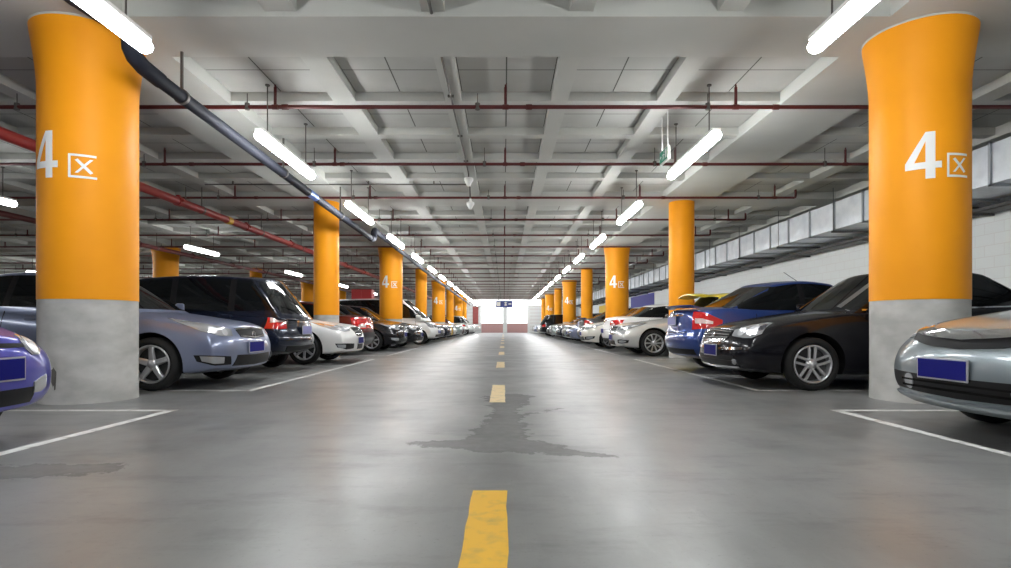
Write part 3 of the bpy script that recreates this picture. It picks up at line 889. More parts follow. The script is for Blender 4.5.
    # windscreen and rear glass
    def pane(name, front):
        sgn = 1 if front else -1; base, topx = (A, Bp) if front else (D, Cp)
        zlo, zhi = (z0 + .03, H - g('wtop', .085)) if front else (z0 + g('rglow', .05), H - g('rgtop', .11))
        fr = lambda z: (z - z0) / (H - z0)
        wl, wh = g('wsw', .86) * (cwb + (cwt - cwb) * fr(zlo)), g('wsw', .86) * (cwb + (cwt - cwb) * fr(zhi))
        top = [(sgn * 4, wh * (-1 + 2 * i / 16), zhi - .02 * abs(-1 + 2 * i / 16) ** 2) for i in range(17)]
        bot = [(sgn * 4, wl * (-1 + 2 * i / 16), zlo) for i in range(17)]
        finish_patch(name, patch_bm(BC, top, bot, (-sgn, 0, 0), .004, 16, 8), GL, root)
    pane('windscreen', True); pane('rear_window', False)
    # generic fascia panels
    def front_patch(name, top, bot, m, parent=root, eps=.006, n=16, ny=5, sgn=1, bv=BL, mirror=False):
        t_ = [(sgn * 4, p[0], p[1]) for p in top]; b_ = [(sgn * 4, p[0], p[1]) for p in bot]
        return finish_patch(name, patch_bm(bv, t_, b_, (-sgn, 0, 0), eps, n, ny, mirror=mirror), m, parent)
    def corner_patch(name, m, top, bot, sgn, side, parent=root, eps=.007, n=12, ny=6, cx=.72):
        """panels wrapping a corner: s runs from the middle of the car (negative) round to its flank (positive)"""
        d = Vector((-sgn * .80, -side * .60, 0)).normalized(); u = Vector((-sgn * .60, side * .80, 0))
        c0 = Vector((sgn * (hl - .16), side * (hw - .10), 0))
        f = lambda p: c0 + u * p[0] + Vector((0, 0, p[1]))
        return finish_patch(name, patch_bm(BL, [f(p) for p in top], [f(p) for p in bot], d, eps, n, ny), m, parent)
    up = lambda q, dz: [(a, b_ + dz) for a, b_ in q]
    for h in g('headlights', []):
        h = dict(h, top=up(h['top'], .045), bot=up(h['bot'], .045), bowls=[(a, b_ + .045, r_, mm) for a, b_, r_, mm in h.get('bowls', [])])
        for side in (1, -1):
            o = corner_patch('headlight', M['lamp'], h['top'], h['bot'], 1, side)
            for (s_, z_, r_, mm) in h.get('bowls', []):
                n = 10
                tp = [(s_ + r_ * math.cos(math.pi - math.pi * i / n), z_ + r_ * math.sin(math.pi * i / n)) for i in range(n + 1)]
                bt = [(s_ + r_ * math.cos(math.pi - math.pi * i / n), z_ - r_ * math.sin(math.pi * i / n)) for i in range(n + 1)]
                corner_patch('headlight_bowl', M[mm], tp, bt, 1, side, o, .010, 10, 4)
    for h in g('taillights', []):
        for side in (1, -1):
            o = corner_patch('taillight', M['red_lamp'], h['top'], h['bot'], -1, side)
            for q in h.get('inner', []): corner_patch('taillight_lens', M[q['m']], q['top'], q['bot'], -1, side, o, .010, 8, 3)
    for h in g('fogs', []):
        for side in (1, -1):
            if 'round' in h:
                cy, cz, r_ = h['round']; t_, b_ = disc_outline(cy * side, cz, r_)
                front_patch('fog_lamp', [p[1:] for p in t_], [p[1:] for p in b_], M['lamp'], eps=.012, n=12, ny=4)
            else:
                corner_patch(h.get('name', 'fog_lamp'), M[h.get('m', 'lamp')], h['top'], h['bot'], 1, side, eps=h.get('eps', .010))
    for h in g('panels', []):
        sg = h.get('sgn', 1)
        if h['name'] in ('grille', 'chrome_grille_frame', 'chrome_grille_bar'): h = dict(h, top=up(h['top'], .04), bot=up(h['bot'], .03), bars=[(up(p, .035), up(q, .035)) for p, q in h.get('bars', [])])
        o = front_patch(h['name'], h['top'], h['bot'], M[h['m']] if h['m'] in M else PAINT[h['m']], eps=h.get('eps', .006), n=h.get('n', 16), ny=h.get('ny', 5), sgn=sg, bv=BV)
        for bar in h.get('bars', []):
            front_patch('grille_bar', bar[0], bar[1], M[h.get('barm', 'chrome')], o, eps=h.get('eps', .006) + .008, n=16, ny=1, sgn=sg)
    for h in g('flank', []):
        for side in (1, -1):
            top = [(x, 2 * side, z) for x, z in h['top']]; bot = [(x, 2 * side, z) for x, z in h['bot']]
            finish_patch(h['name'], patch_bm(BV, top, bot, (0, -side, 0), h.get('eps', .006), 14, 3), M[h['m']] if h['m'] in M else PM, root)
    # number plates
    for sgn, key in ((1, 'fplate'), (-1, 'rplate')):
        if g(key) is not None:
            z_ = g(key); hit = max((BL.ray_cast(Vector((sgn * 6, y_, zz)), Vector((-sgn, 0, 0)))[0].x * sgn for y_ in (0, .2) for zz in (z_ - .06, z_, z_ + .06)))
            x_ = sgn * (hit + .012); y_ = g('plate_y', 0) if sgn > 0 else 0
            bm = N(); box(bm, x_ - .006, x_ + .006, y_ - .225, y_ + .225, z_ - .075, z_ + .075, bev=.004)
            p = link('number_plate', bm, M['plate_rim'], root)
            bm = N(); xo = x_ + sgn * .0075
            box(bm, min(x_, xo), max(x_, xo), y_ - .214, y_ + .214, z_ - .064, z_ + .064)
            link('plate_face', bm, M[g('platem', 'plate')], p)
    if g('emblem'):
        z_, r_, sgn = g('emblem'); hit = BL.ray_cast(Vector((sgn * 6, 0, z_)), Vector((-sgn, 0, 0)))
        bm = N(); x_ = hit[0].x
        lathe(bm, [(r_, -.004), (r_, .010), (r_ * .86, .014), (r_ * .80, .006), (0, .006)], 24, 'y'); 
        ring = link('emblem', bm, M['chrome'], root); ring.location = (x_, 0, z_); ring.rotation_euler = (0, 0, -sgn * R(90))
    # mirrors
    if g('mirrors', True):
        for side in (1, -1):
            bm = N(); box(bm, -.07, .07, -.10, .10, -.065, .065, bev=.035)
            for v in bm.verts:
                v.co.x *= 1 - .3 * (v.co.y * side > 0); v.co.x += .04 * (v.co.y / .1) * -side
            tube(bm, (0, -side * .05, -.04), (.06, -side * .24, -.11), .026, 8)
            for f in bm.faces: f.smooth = True
            o = link('side_mirror', bm, PM, root); o.location = (A - g('mx', .42), side * (cwb + .115), z0 + .085)
            o.data.set_sharp_from_angle(angle=R(50))
    # door handles
    for x in g('handles', []):
        for side in (1, -1):
            z_ = z0 - .10; hit = BL.ray_cast(Vector((x, 3 * side, z_)), Vector((0, -side, 0)))
            if hit[0]:
                y_ = hit[0].y; bm = N(); box(bm, x - .09, x + .09, min(y_ - side * .01, y_ + side * .03), max(y_ - side * .01, y_ + side * .03), z_ - .014, z_ + .014, bev=.010)
                link('door_handle', bm, PM if not g('chrome_handle') else M['chrome'], root)
    # wheels
    ty, rm = wheel_meshes(g('rim', 'five'), wr)
    for x in (ax_f, ax_r):
        for side in (1, -1):
            wob = bpy.data.objects.new('wheel', ty); C.objects.link(wob); wob.parent = root
            wob.location = (x, side * (hw - .118), wr); wob.rotation_euler = (0, 0, 0 if side > 0 else R(180))
            ro = bpy.data.objects.new('alloy_rim', rm); C.objects.link(ro); ro.parent = wob
    for e in g('extra', []): e(root, BV, PM)
    return root

def tbl(front=0, **k): return k
# sedan with a twin-spoke wheel: black
def mk(base, **k):
    d = dict(base); d.update(k); return d
def hl_shape(s0, s1, z0, z1, z2, z3, mid=None):
    """top runs (s0,z1)->(s1,z3), bottom (s0,z0)->(s1,z2)"""
    return [(s0, z1), ((s0 + s1) / 2, (z1 + z3) / 2 + .012), (s1, z3)], [(s0, z0), ((s0 + s1) / 2, (z0 + z2) / 2 - .008), (s1, z2)]

SEDAN = dict(L=4.55, W=1.78, H=1.50, wb=2.58, fo=.90, wr=.318, paint='black', rim='twin',
    top=[(-2.28, .93), (-2.15, 1.02), (-1.9, 1.07), (-1.5, 1.08), (0, 1.0), (.75, 1.015), (1.2, .965), (1.7, .89), (2.0, .815), (2.15, .755), (2.28, .67)],
    low=[(-2.28, .30), (-2.1, .24), (-1.6, .19), (0, .17), (1.6, .18), (2.1, .20), (2.28, .24)],
    cab=(1.02, .22, -.90, -1.72), belt=.945, side_glass=[(-1.52, -.44), (-.36, .86)], door_x=[-1.18, -.40, .70], handles=[-.98, .0], kick=.06,
    hood_z=0, boot_z=.70, fplate=.46, rplate=.78, sill=.28)
t1, b1 = hl_shape(-.30, .20, .60, .70, .66, .80)
BLACK = mk(SEDAN, chrome_belt=True, headlights=[dict(top=[(-.27, .675), (-.1, .73), (.04, .765), (.11, .76)], bot=[(-.28, .60), (-.1, .58), (.02, .58), (.10, .63)], bowls=[(-.15, .65, .052, 'bulb'), (-.02, .668, .062, 'bulb'), (.065, .70, .035, 'bulb_dark')])],
    panels=[dict(name='grille', top=[(-.46, .675), (0, .70), (.46, .675)], bot=[(-.42, .575), (0, .565), (.42, .575)], m='blackp', bars=[([(-.44, .665), (0, .69), (.44, .665)], [(-.44, .652), (0, .676), (.44, .652)]), ([(-.43, .63), (0, .638), (.43, .63)], [(-.43, .618), (0, .626), (.43, .618)]), ([(-.42, .597), (0, .595), (.42, .597)], [(-.42, .586), (0, .584), (.42, .586)])]),
            dict(name='chrome_grille_frame', top=[(-.40, .575), (0, .562), (.40, .575)], bot=[(-.36, .545), (0, .535), (.36, .545)], m='chrome', eps=.01, ny=1),
            dict(name='lower_intake', top=[(-.60, .40), (0, .40), (.60, .40)], bot=[(-.62, .27), (0, .255), (.62, .27)], m='blackp', bars=[([(-.58, .345), (.58, .345)], [(-.58, .333), (.58, .333)])], barm='blackp'),
            dict(name='bumper_chrome_strip', top=[(-.66, .285), (0, .268), (.66, .285)], bot=[(-.64, .262), (0, .245), (.64, .262)], m='chrome', eps=.012, ny=1),
            dict(name='bumper_strip', top=[(-.74, .515), (-.4, .505), (-.26, .50)], bot=[(-.74, .485), (-.4, .475), (-.26, .47)], m='chrome', eps=.010, ny=1),
            dict(name='bumper_strip', top=[(.26, .50), (.4, .505), (.74, .515)], bot=[(.26, .47), (.4, .475), (.74, .485)], m='chrome', eps=.010, ny=1)],
    fogs=[dict(round=(.60, .335, .034))], emblem=(.635, .06, 1),
    taillights=[dict(top=[(-.2, .86), (.2, .90)], bot=[(-.2, .70), (.2, .74)])])
build_car(BLACK, 'black sedan with twin spoke alloy wheels parked nose out behind the near right column', (5.02, 7.57, 0), R(180), None)

# blue sedan parked tail out
BLUE = mk(SEDAN, L=4.48, W=1.84, H=1.53, paint='deep_blue', rim='five', fo=.85, wb=2.64,
    top=[(-2.28, .98), (-2.2, 1.04), (-2.05, 1.085), (-1.7, 1.10), (0, 1.0), (.75, 1.0), (1.2, .95), (1.7, .87), (2.0, .80), (2.28, .66)],
    xr=[(0, .12), (.2, .01), (.42, 0), (.50, .05), (.75, .07), (1, .09)], kr=.24, tr=.10, cab=(1.05, .25, -.78, -1.78), belt=.965, side_glass=[(-1.36, -.38), (-.30, .88)], wsw=.94, door_x=[-1.10, -.34, .72], handles=[-.9, .1],
    boot_z=.66, rplate=.86, fplate=None, platem='plate_pale',
    taillights=[dict(top=[(-.13, 1.0), (0, .99), (.12, .965), (.30, .86)], bot=[(-.10, .71), (.02, .72), (.14, .73), (.30, .735)],
        inner=[dict(m='pale_lamp', top=[(-.06, .89), (.07, .885), (.2, .84)], bot=[(-.05, .81), (.08, .81), (.2, .80)])])],
    panels=[dict(name='boot_chrome_bar', top=[(-.4, .955), (.4, .955)], bot=[(-.4, .93), (.4, .93)], m='chrome', sgn=-1, eps=.01, ny=1),
            dict(name='rear_bumper_trim', top=[(-.7, .40), (0, .40), (.7, .40)], bot=[(-.66, .31), (0, .31), (.66, .31)], m='blackp', sgn=-1)],
    emblem=(.99, .05, -1))
def boot_lip(root, BV, PM):
    bm = N(); n = 16; rows = []
    for i in range(n + 1):
        y = -.62 + 1.24 * i / n; x = -2.19 + .16 * abs(y / .62) ** 2.4
        rows.append([bm.verts.new(p) for p in ((x + .14, y, 1.07), (x + .02, y, 1.105), (x - .03, y, 1.11), (x - .03, y, 1.095), (x + .03, y, 1.06))])
    for A, B in zip(rows, rows[1:]):
        for k in range(5): bm.faces.new((A[k], A[(k + 1) % 5], B[(k + 1) % 5], B[k])).smooth = True
    bm.faces.new(rows[0]); bm.faces.new(rows[-1][::-1]); bmesh.ops.recalc_face_normals(bm, faces=bm.faces[:])
    link('boot_spoiler', bm, PM, root)
BLUE['extra'] = [boot_lip]
def antenna(x, z, lean):
    def f(root, BV, PM):
        bm = N(); tube(bm, (x, 0, z - .01), (x, 0, z + .03), .02, 10); tube(bm, (x, 0, z + .02), (x + lean, 0, z + .22), .005, 6); link('roof_aerial', bm, M['blackp'], root)
    return f
BLUE['extra'].append(antenna(.05, 1.47, -.30))
build_car(BLUE, 'dark blue sedan parked tail out between the black sedan and the yellow hatchback', (5.05, 9.78, 0), 0)

# silver-grey sedan cut by the right edge
CIVIC = mk(SEDAN, L=4.5, W=1.755, H=1.44, paint='grey_silver', rim='five', fo=.90, wb=2.70, glass='glass_clear',
    top=[(-2.25, .95), (-2.1, 1.04), (-1.6, 1.06), (0, .97), (.95, .99), (1.3, .95), (1.7, .895), (2.0, .82), (2.13, .765), (2.25, .68)],
    crown=.075,
    cab=(1.25, .30, -.80, -1.7), side_glass=[(-1.45, -.42), (-.34, 1.02)], door_x=[-1.14, -.38, .72], mx=.5,
    headlights=[dict(top=[(-.30, .715), (-.12, .745), (.06, .78), (.20, .80)], bot=[(-.30, .655), (-.12, .63), (.06, .64), (.18, .70)], bowls=[(-.16, .685, .042, 'bulb'), (-.03, .70, .045, 'bulb'), (.08, .72, .03, 'bulb')])],
    panels=[dict(name='chrome_grille_bar', top=[(-.56, .715), (-.3, .70), (0, .69), (.3, .70), (.56, .715)], bot=[(-.53, .685), (-.3, .658), (0, .642), (.3, .658), (.53, .685)], m='chrome', eps=.02),
            dict(name='grille', top=[(-.53, .694), (-.3, .667), (0, .651), (.3, .667), (.53, .694)], bot=[(-.50, .635), (-.3, .60), (0, .585), (.3, .60), (.50, .635)], m='blackp', eps=.01),
            dict(name='lower_intake', top=[(-.74, .43), (-.5, .425), (0, .42), (.5, .425), (.74, .43)], bot=[(-.70, .31), (-.4, .295), (0, .285), (.4, .295), (.70, .31)], m='blackp', bars=[([(-.55, .385), (.55, .385)], [(-.55, .372), (.55, .372)]), ([(-.55, .343), (.55, .343)], [(-.55, .33), (.55, .33)])], barm='underside'),
            dict(name='bumper_lip', top=[(-.72, .285), (0, .265), (.72, .285)], bot=[(-.70, .235), (0, .225), (.70, .235)], m='grey_silver', eps=.03, ny=2)],
    fogs=[dict(round=(.46, .365, .055))], fplate=.475, plate_y=-.10, hood_z=.725)
build_car(CIVIC, 'silver grey sedan with wide chrome grille bar standing before the near right column', (5.25, 3.80, 0), R(180))

# violet blue small hatchback cut by the left edge
HATCH = dict(L=3.75, W=1.60, H=1.48, wb=2.38, fo=.76, wr=.285, paint='violet_blue', rim='steel',
    top=[(-1.88, .92), (-1.7, .97), (0, .95), (.75, .965), (1.1, .93), (1.45, .87), (1.65, .81), (1.78, .75), (1.88, .70)], lift=.02, xf=[(0, -.05), (.14, 0), (.6, 0), (.85, -.015), (1, -.05)],
    low=[(-1.88, .30), (-1.5, .20), (0, .17), (1.4, .18), (1.88, .23)], cab=(1.02, .35, -1.35, -1.78), belt=.93, side_glass=[(-1.5, -.52), (-.44, .84)],
    door_x=[-1.2, -.48, .62], handles=[-1.0, -.1], hood_z=0, fplate=.50, crown=.09,
    headlights=[dict(top=[(-.32, .63), (-.28, .665), (-.20, .67), (-.16, .635)], bot=[(-.32, .575), (-.28, .535), (-.20, .53), (-.16, .56)], bowls=[(-.24, .60, .055, 'bulb')])],
    panels=[dict(name='grille', top=[(-.44, .615), (0, .625), (.44, .615)], bot=[(-.42, .60), (0, .605), (.42, .60)], m='blackp'),
            dict(name='lower_intake', top=[(-.46, .37), (0, .37), (.46, .37)], bot=[(-.44, .27), (0, .265), (.44, .27)], m='blackp')],
    fogs=[dict(top=[(-.28, .40), (-.20, .43), (-.14, .44)], bot=[(-.28, .33), (-.20, .33), (-.14, .36)])], sill=.27, plate_y=.10,
    taillights=[dict(top=[(-.08, .9), (.1, .9)], bot=[(-.08, .66), (.1, .66)])])
build_car(HATCH, 'violet blue hatchback front with rounded headlight, before the near left column', (-4.96, 3.34, 0), 0)

# slate blue sedan
CERATO = mk(SEDAN, L=4.53, W=1.775, H=1.47, paint='slate_blue', rim='five', fo=.88, wb=2.65, wr=.318,
    top=[(-2.27, .95), (-2.1, 1.05), (-1.6, 1.08), (0, .98), (.9, 1.0), (1.3, .955), (1.7, .895), (1.98, .835), (2.14, .785), (2.27, .70)],
    cab=(1.15, .30, -.85, -1.72), belt=.955, side_glass=[(-1.48, -.40), (-.32, .96)], door_x=[-1.15, -.36, .72],
    headlights=[dict(top=[(-.28, .68), (-.1, .725), (.1, .775), (.27, .82)], bot=[(-.28, .60), (-.1, .60), (.1, .66), (.25, .765)], bowls=[(-.17, .645, .042, 'bulb'), (-.03, .675, .045, 'bulb')])],
    panels=[dict(name='grille', top=[(-.40, .70), (0, .715), (.40, .70)], bot=[(-.34, .60), (0, .575), (.34, .60)], m='blackp', bars=[([(-.40, .70), (0, .715), (.40, .70)], [(-.39, .685), (0, .70), (.39, .685)]), ([(-.34, .615), (0, .592), (.34, .615)], [(-.34, .60), (0, .577), (.34, .60)])]),
            dict(name='lower_intake', top=[(-.46, .41), (0, .40), (.46, .41)], bot=[(-.52, .28), (0, .265), (.52, .28)], m='blackp')],
    fogs=[dict(name='fog_lamp_recess', m='blackp', top=[(-.22, .40), (.0, .42), (.17, .425)], bot=[(-.24, .30), (.0, .30), (.14, .35)], eps=.007), dict(top=[(-.12, .395), (.0, .408), (.12, .415)], bot=[(-.12, .325), (.0, .325), (.10, .355)], eps=.014)],
    fplate=.50, emblem=(.655, .05, 1))
build_car(CERATO, 'slate blue sedan parked nose out behind the near left column', (-5.55, 7.56, 0), 0)

# navy people carrier, tail out
MPV = dict(L=4.4, W=1.69, H=1.635, wb=2.60, fo=.85, wr=.31, paint='navy', rim='five',
    top=[(-2.2, .96), (-2.05, 1.0), (0, .98), (.95, .99), (1.35, .95), (1.75, .88), (2.0, .79), (2.2, .66)],
    low=[(-2.2, .34), (-1.9, .28), (-1.5, .2), (0, .18), (1.7, .19), (2.2, .25)],
    xr=[(0, .10), (.15, .01), (.45, .0), (.52, .06), (.8, .08), (1, .10)], kr=.20,
    cab=(1.28, .42, -1.62, -2.12), belt=.96, cwt=.76, side_glass=[(-1.88, -1.25), (-1.15, -.30), (-.20, 1.05)], dp=.10, door_x=[-1.2, -.25, .75], handles=[-1.0, .0], kick=.05,
    boot_z=.62, rplate=.70, platem='plate_pale', rglow=.02, rgtop=.14, roofr=.05,
    taillights=[dict(top=[(-.10, 1.06), (-.03, 1.07), (.06, 1.05), (.12, .99)], bot=[(-.12, .73), (-.02, .72), (.10, .72), (.22, .73)],
        inner=[dict(m='pale_lamp', top=[(-.09, .92), (.04, .92), (.13, .90)], bot=[(-.10, .83), (.05, .83), (.15, .82)])])],
    panels=[dict(name='rear_bumper_trim', top=[(-.62, .44), (0, .44), (.62, .44)], bot=[(-.58, .36), (0, .36), (.58, .36)], m='blackp', sgn=-1),
            dict(name='tailgate_bar', top=[(-.3, .86), (.3, .86)], bot=[(-.3, .83), (.3, .83)], m='chrome', sgn=-1, eps=.012, ny=1)], sill=.30)
def wiper(root, BV, PM):
    bm = N(); tube(bm, (-2.14, .05, .99), (-2.06, .30, 1.16), .008, 6); tube(bm, (-2.09, .12, 1.07), (-2.02, .42, 1.22), .006, 6); link('rear_wiper', bm, M['blackp'], root)
MPV['extra'] = [wiper, antenna(-1.4, 1.55, -.1)]
build_car(MPV, 'tall navy people carrier parked tail out beside the slate blue sedan', (-5.60, 9.95, 0), R(180))

# white sedan, nose out
PASSAT = mk(SEDAN, L=4.70, W=1.77, H=1.46, paint='white', rim='seven', fo=.92, wb=2.70,
    top=[(-2.35, .93), (-2.2, 1.03), (-1.6, 1.06), (0, .97), (.85, .98), (1.3, .93), (1.75, .86), (2.05, .81), (2.2, .765), (2.35, .69)], cab=(1.10, .25, -.95, -1.8),
    side_glass=[(-1.60, -.46), (-.38, .92)], door_x=[-1.25, -.42, .74], crown=.10,
    headlights=[dict(top=[(-.30, .69), (-.1, .735), (.12, .78), (.24, .80)], bot=[(-.28, .62), (-.1, .615), (.12, .655), (.23, .73)], bowls=[(-.17, .66, .042, 'bulb'), (-.03, .68, .045, 'bulb'), (.10, .715, .03, 'bulb')])],
    panels=[dict(name='grille', top=[(-.40, .695), (0, .715), (.40, .695)], bot=[(-.20, .53), (0, .52), (.20, .53)], m='blackp', bars=[([(-.40, .695), (0, .715), (.40, .695)], [(-.385, .68), (0, .698), (.385, .68)]), ([(-.3, .63), (.3, .63)], [(-.3, .615), (.3, .615)]), ([(-.24, .575), (.24, .575)], [(-.24, .56), (.24, .56)])]),
            dict(name='lower_grille', top=[(-.20, .40), (.20, .40)], bot=[(-.20, .29), (.20, .29)], m='blackp')],
    fogs=[dict(name='fog_lamp_recess', m='blackp', top=[(-.36, .41), (-.1, .42), (.12, .42)], bot=[(-.36, .31), (-.1, .30), (.08, .34)], eps=.008), dict(top=[(-.06, .395), (.04, .40), (.09, .40)], bot=[(-.06, .335), (.04, .335), (.07, .35)], eps=.014)],
    fplate=.47, emblem=(.655, .055, 1))
build_car(PASSAT, 'white sedan with drooping dark grille parked nose out before the second left column', (-5.42, 12.2, 0), 0)

# silver saloon with ten spoke wheels
CROWN = mk(PASSAT, L=4.87, W=1.80, H=1.48, paint='silver', rim='multi', wr=.335, fo=.94, wb=2.85, chrome_belt=True,
    top=[(-2.43, .96), (-2.28, 1.06), (-1.7, 1.09), (0, .98), (.85, 1.0), (1.3, .955), (1.8, .885), (2.12, .84), (2.28, .79), (2.43, .71)],
    cab=(1.05, .15, -1.05, -1.95), side_glass=[(-1.72, -.58), (-.5, .86)], door_x=[-1.35, -.54, .70],
    panels=[dict(name='grille', top=[(-.42, .725), (0, .74), (.42, .725)], bot=[(-.34, .52), (0, .51), (.34, .52)], m='blackp', bars=[([(-.42 + .015 * k, .72 - .045 * k), (.42 - .015 * k, .72 - .045 * k)], [(-.42 + .015 * k, .70 - .045 * k), (.42 - .015 * k, .70 - .045 * k)]) for k in range(5)]),
            dict(name='lower_intake', top=[(-.40, .39), (.40, .39)], bot=[(-.42, .28), (.42, .28)], m='blackp')],
    fogs=[dict(name='fog_lamp_recess', m='blackp', top=[(-.20, .42), (-.05, .43), (.12, .41)], bot=[(-.20, .33), (-.05, .32), (.10, .345)], eps=.008), dict(top=[(-.14, .40), (.0, .41), (.07, .395)], bot=[(-.14, .35), (.0, .345), (.06, .36)], eps=.014)])
build_car(CROWN, 'silver saloon with ten spoke alloy wheels parked nose out beyond the second right column', (5.30, 15.3, 0), R(180))

# white saloon, tail out
WTAIL = mk(BLUE, L=4.75, W=1.78, H=1.46, paint='white', rim='multi', fo=.92, wb=2.75,
    top=[(-2.38, .98), (-2.28, 1.04), (-2.1, 1.07), (-1.7, 1.09), (0, .98), (.75, .985), (1.2, .94), (1.7, .87), (2.05, .80), (2.38, .66)],
    cab=(1.05, .20, -.95, -1.75), side_glass=[(-1.55, -.46), (-.38, .88)], rplate=.62, platem='plate',
    taillights=[dict(top=[(-.22, .93), (0, .95), (.22, .955)], bot=[(-.22, .79), (0, .77), (.18, .80)], inner=[dict(m='pale_lamp', top=[(-.15, .84), (.0, .84)], bot=[(-.15, .79), (.0, .785)])])],
    extra=[], emblem=(.90, .05, -1))
build_car(WTAIL, 'white saloon parked tail out with red tail lights beyond the silver saloon', (5.42, 17.75, 0), 0)
build_car(mk(CERATO, paint='beige_white', rim='multi', chrome_belt=False), 'cream white sedan parked nose out beyond the white saloon', (4.98, 20.15, 0), R(180))

# yellow hatchback, tail out, with a dark roof spoiler
YEL = dict(L=3.95, W=1.68, H=1.50, wb=2.45, fo=.78, wr=.30, paint='yellow', rim='five',
    top=[(-1.98, .92), (-1.8, .98), (0, .95), (.85, .96), (1.2, .92), (1.6, .84), (1.85, .74), (1.98, .62)], low=[(-1.98, .32), (-1.6, .22), (0, .18), (1.5, .18), (1.98, .24)],
    cab=(1.12, .35, -1.35, -1.90), belt=.94, side_glass=[(-1.62, -.55), (-.47, .92)], door_x=[-1.2, -.5, .66], handles=[-1.05, -.1], dp=.12, kick=.07, boot_z=.62, rplate=.72,
    taillights=[dict(top=[(-.08, .96), (.1, .96)], bot=[(-.08, .72), (.12, .70)])])
def roof_spoiler(root, BV, PM):
    bm = N(); n = 12; rows = []
    for i in range(n + 1):
        y = -.56 + 1.12 * i / n; k = .05 * abs(y / .56) ** 2
        rows.append([bm.verts.new(p) for p in ((-1.38, y, 1.445 - k), (-1.60, y, 1.47 - k), (-1.80, y, 1.46 - k), (-1.81, y, 1.435 - k), (-1.6, y, 1.41 - k))])
    for A, B in zip(rows, rows[1:]):
        for k in range(5): bm.faces.new((A[k], A[(k + 1) % 5], B[(k + 1) % 5], B[k])).smooth = True
    bm.faces.new(rows[0]); bm.faces.new(rows[-1][::-1]); bmesh.ops.recalc_face_normals(bm, faces=bm.faces[:])
    link('roof_spoiler', bm, PM, root)
YEL['extra'] = [roof_spoiler]
build_car(YEL, 'yellow hatchback with a roof spoiler behind the blue sedan', (5.75, 12.35, 0), 0)

# left side beyond the second column
RED = mk(SEDAN, L=4.3, W=1.70, H=1.44, paint='dark_red', rim='steel', fo=.82, wb=2.5,
    top=[(-2.15, 1.0), (-2.02, 1.06), (-1.7, 1.09), (0, .98), (.75, .98), (1.2, .93), (1.7, .85), (1.95, .77), (2.15, .64)], cab=(.98, .2, -.85, -1.6), side_glass=[(-1.38, -.42), (-.34, .82)],
    taillights=[dict(top=[(-.34, 1.0), (0, .99), (.14, .97)], bot=[(-.34, .70), (0, .69), (.14, .72)], inner=[dict(m='pale_lamp', top=[(-.3, .80), (.0, .80)], bot=[(-.3, .73), (0, .73)])])],
    panels=[dict(name='rear_bumper', top=[(-.76, .60), (0, .60), (.76, .60)], bot=[(-.72, .30), (0, .30), (.72, .30)], m='dark_grey', sgn=-1, eps=.03),
            dict(name='boot_red_panel', top=[(-.36, .98), (.36, .98)], bot=[(-.36, .72), (.36, .72)], m='red_lamp', sgn=-1)], rplate=None, fplate=None, boot_z=0)
RED['L'] = 4.3
build_car(RED, 'dark red sedan parked tail out just beyond the second left column', (-5.75, 15.55, 0), R(180))
NOSE = mk(CERATO, paint='black', rim='seven', chrome_belt=False)
build_car(NOSE, 'black sedan parked nose out beside the dark red sedan', (-5.38, 18.05, 0), 0)
HATCH2 = mk(HATCH, L=3.75, paint='navy', fplate=.5)
def van_windows(): pass
VAN = dict(L=4.6, W=1.70, H=1.92, wb=2.75, fo=.72, wr=.30, paint='white', rim='steel', name='van',
    top=[(-2.3, 1.05), (-2.1, 1.08), (0, 1.08), (1.45, 1.08), (1.75, 1.02), (2.05, .92), (2.22, .82), (2.3, .70)], low=[(-2.3, .34), (-1.9, .26), (0, .22), (1.8, .22), (2.3, .28)],
    cab=(1.92, .95, -1.95, -2.22), belt=1.06, cwt=.80, cwb=.94, side_glass=[(-2.0, -.9), (-.8, .42), (.52, 1.62)], dp=.06, ap=.12, door_x=[-.85, .47, 1.45], handles=[.35, .62], kf=.22, tf=.07,
    headlights=[dict(top=[(-.22, .80), (0, .86), (.12, .88)], bot=[(-.22, .66), (0, .66), (.10, .72)], bowls=[(-.09, .74, .055, 'bulb')])],
    panels=[dict(name='grille', top=[(-.42, .76), (.42, .76)], bot=[(-.40, .68), (.40, .68)], m='blackp'), dict(name='lower_intake', top=[(-.5, .42), (.5, .42)], bot=[(-.5, .32), (.5, .32)], m='blackp')],
    fplate=.53, taillights=[dict(top=[(-.05, 1.3), (.08, 1.3)], bot=[(-.05, .9), (.08, .9)])], sill=.34, mx=.35)
build_car(VAN, 'white van with steep windscreen beyond the third left column', (-5.05, 24.0, 0), 0)

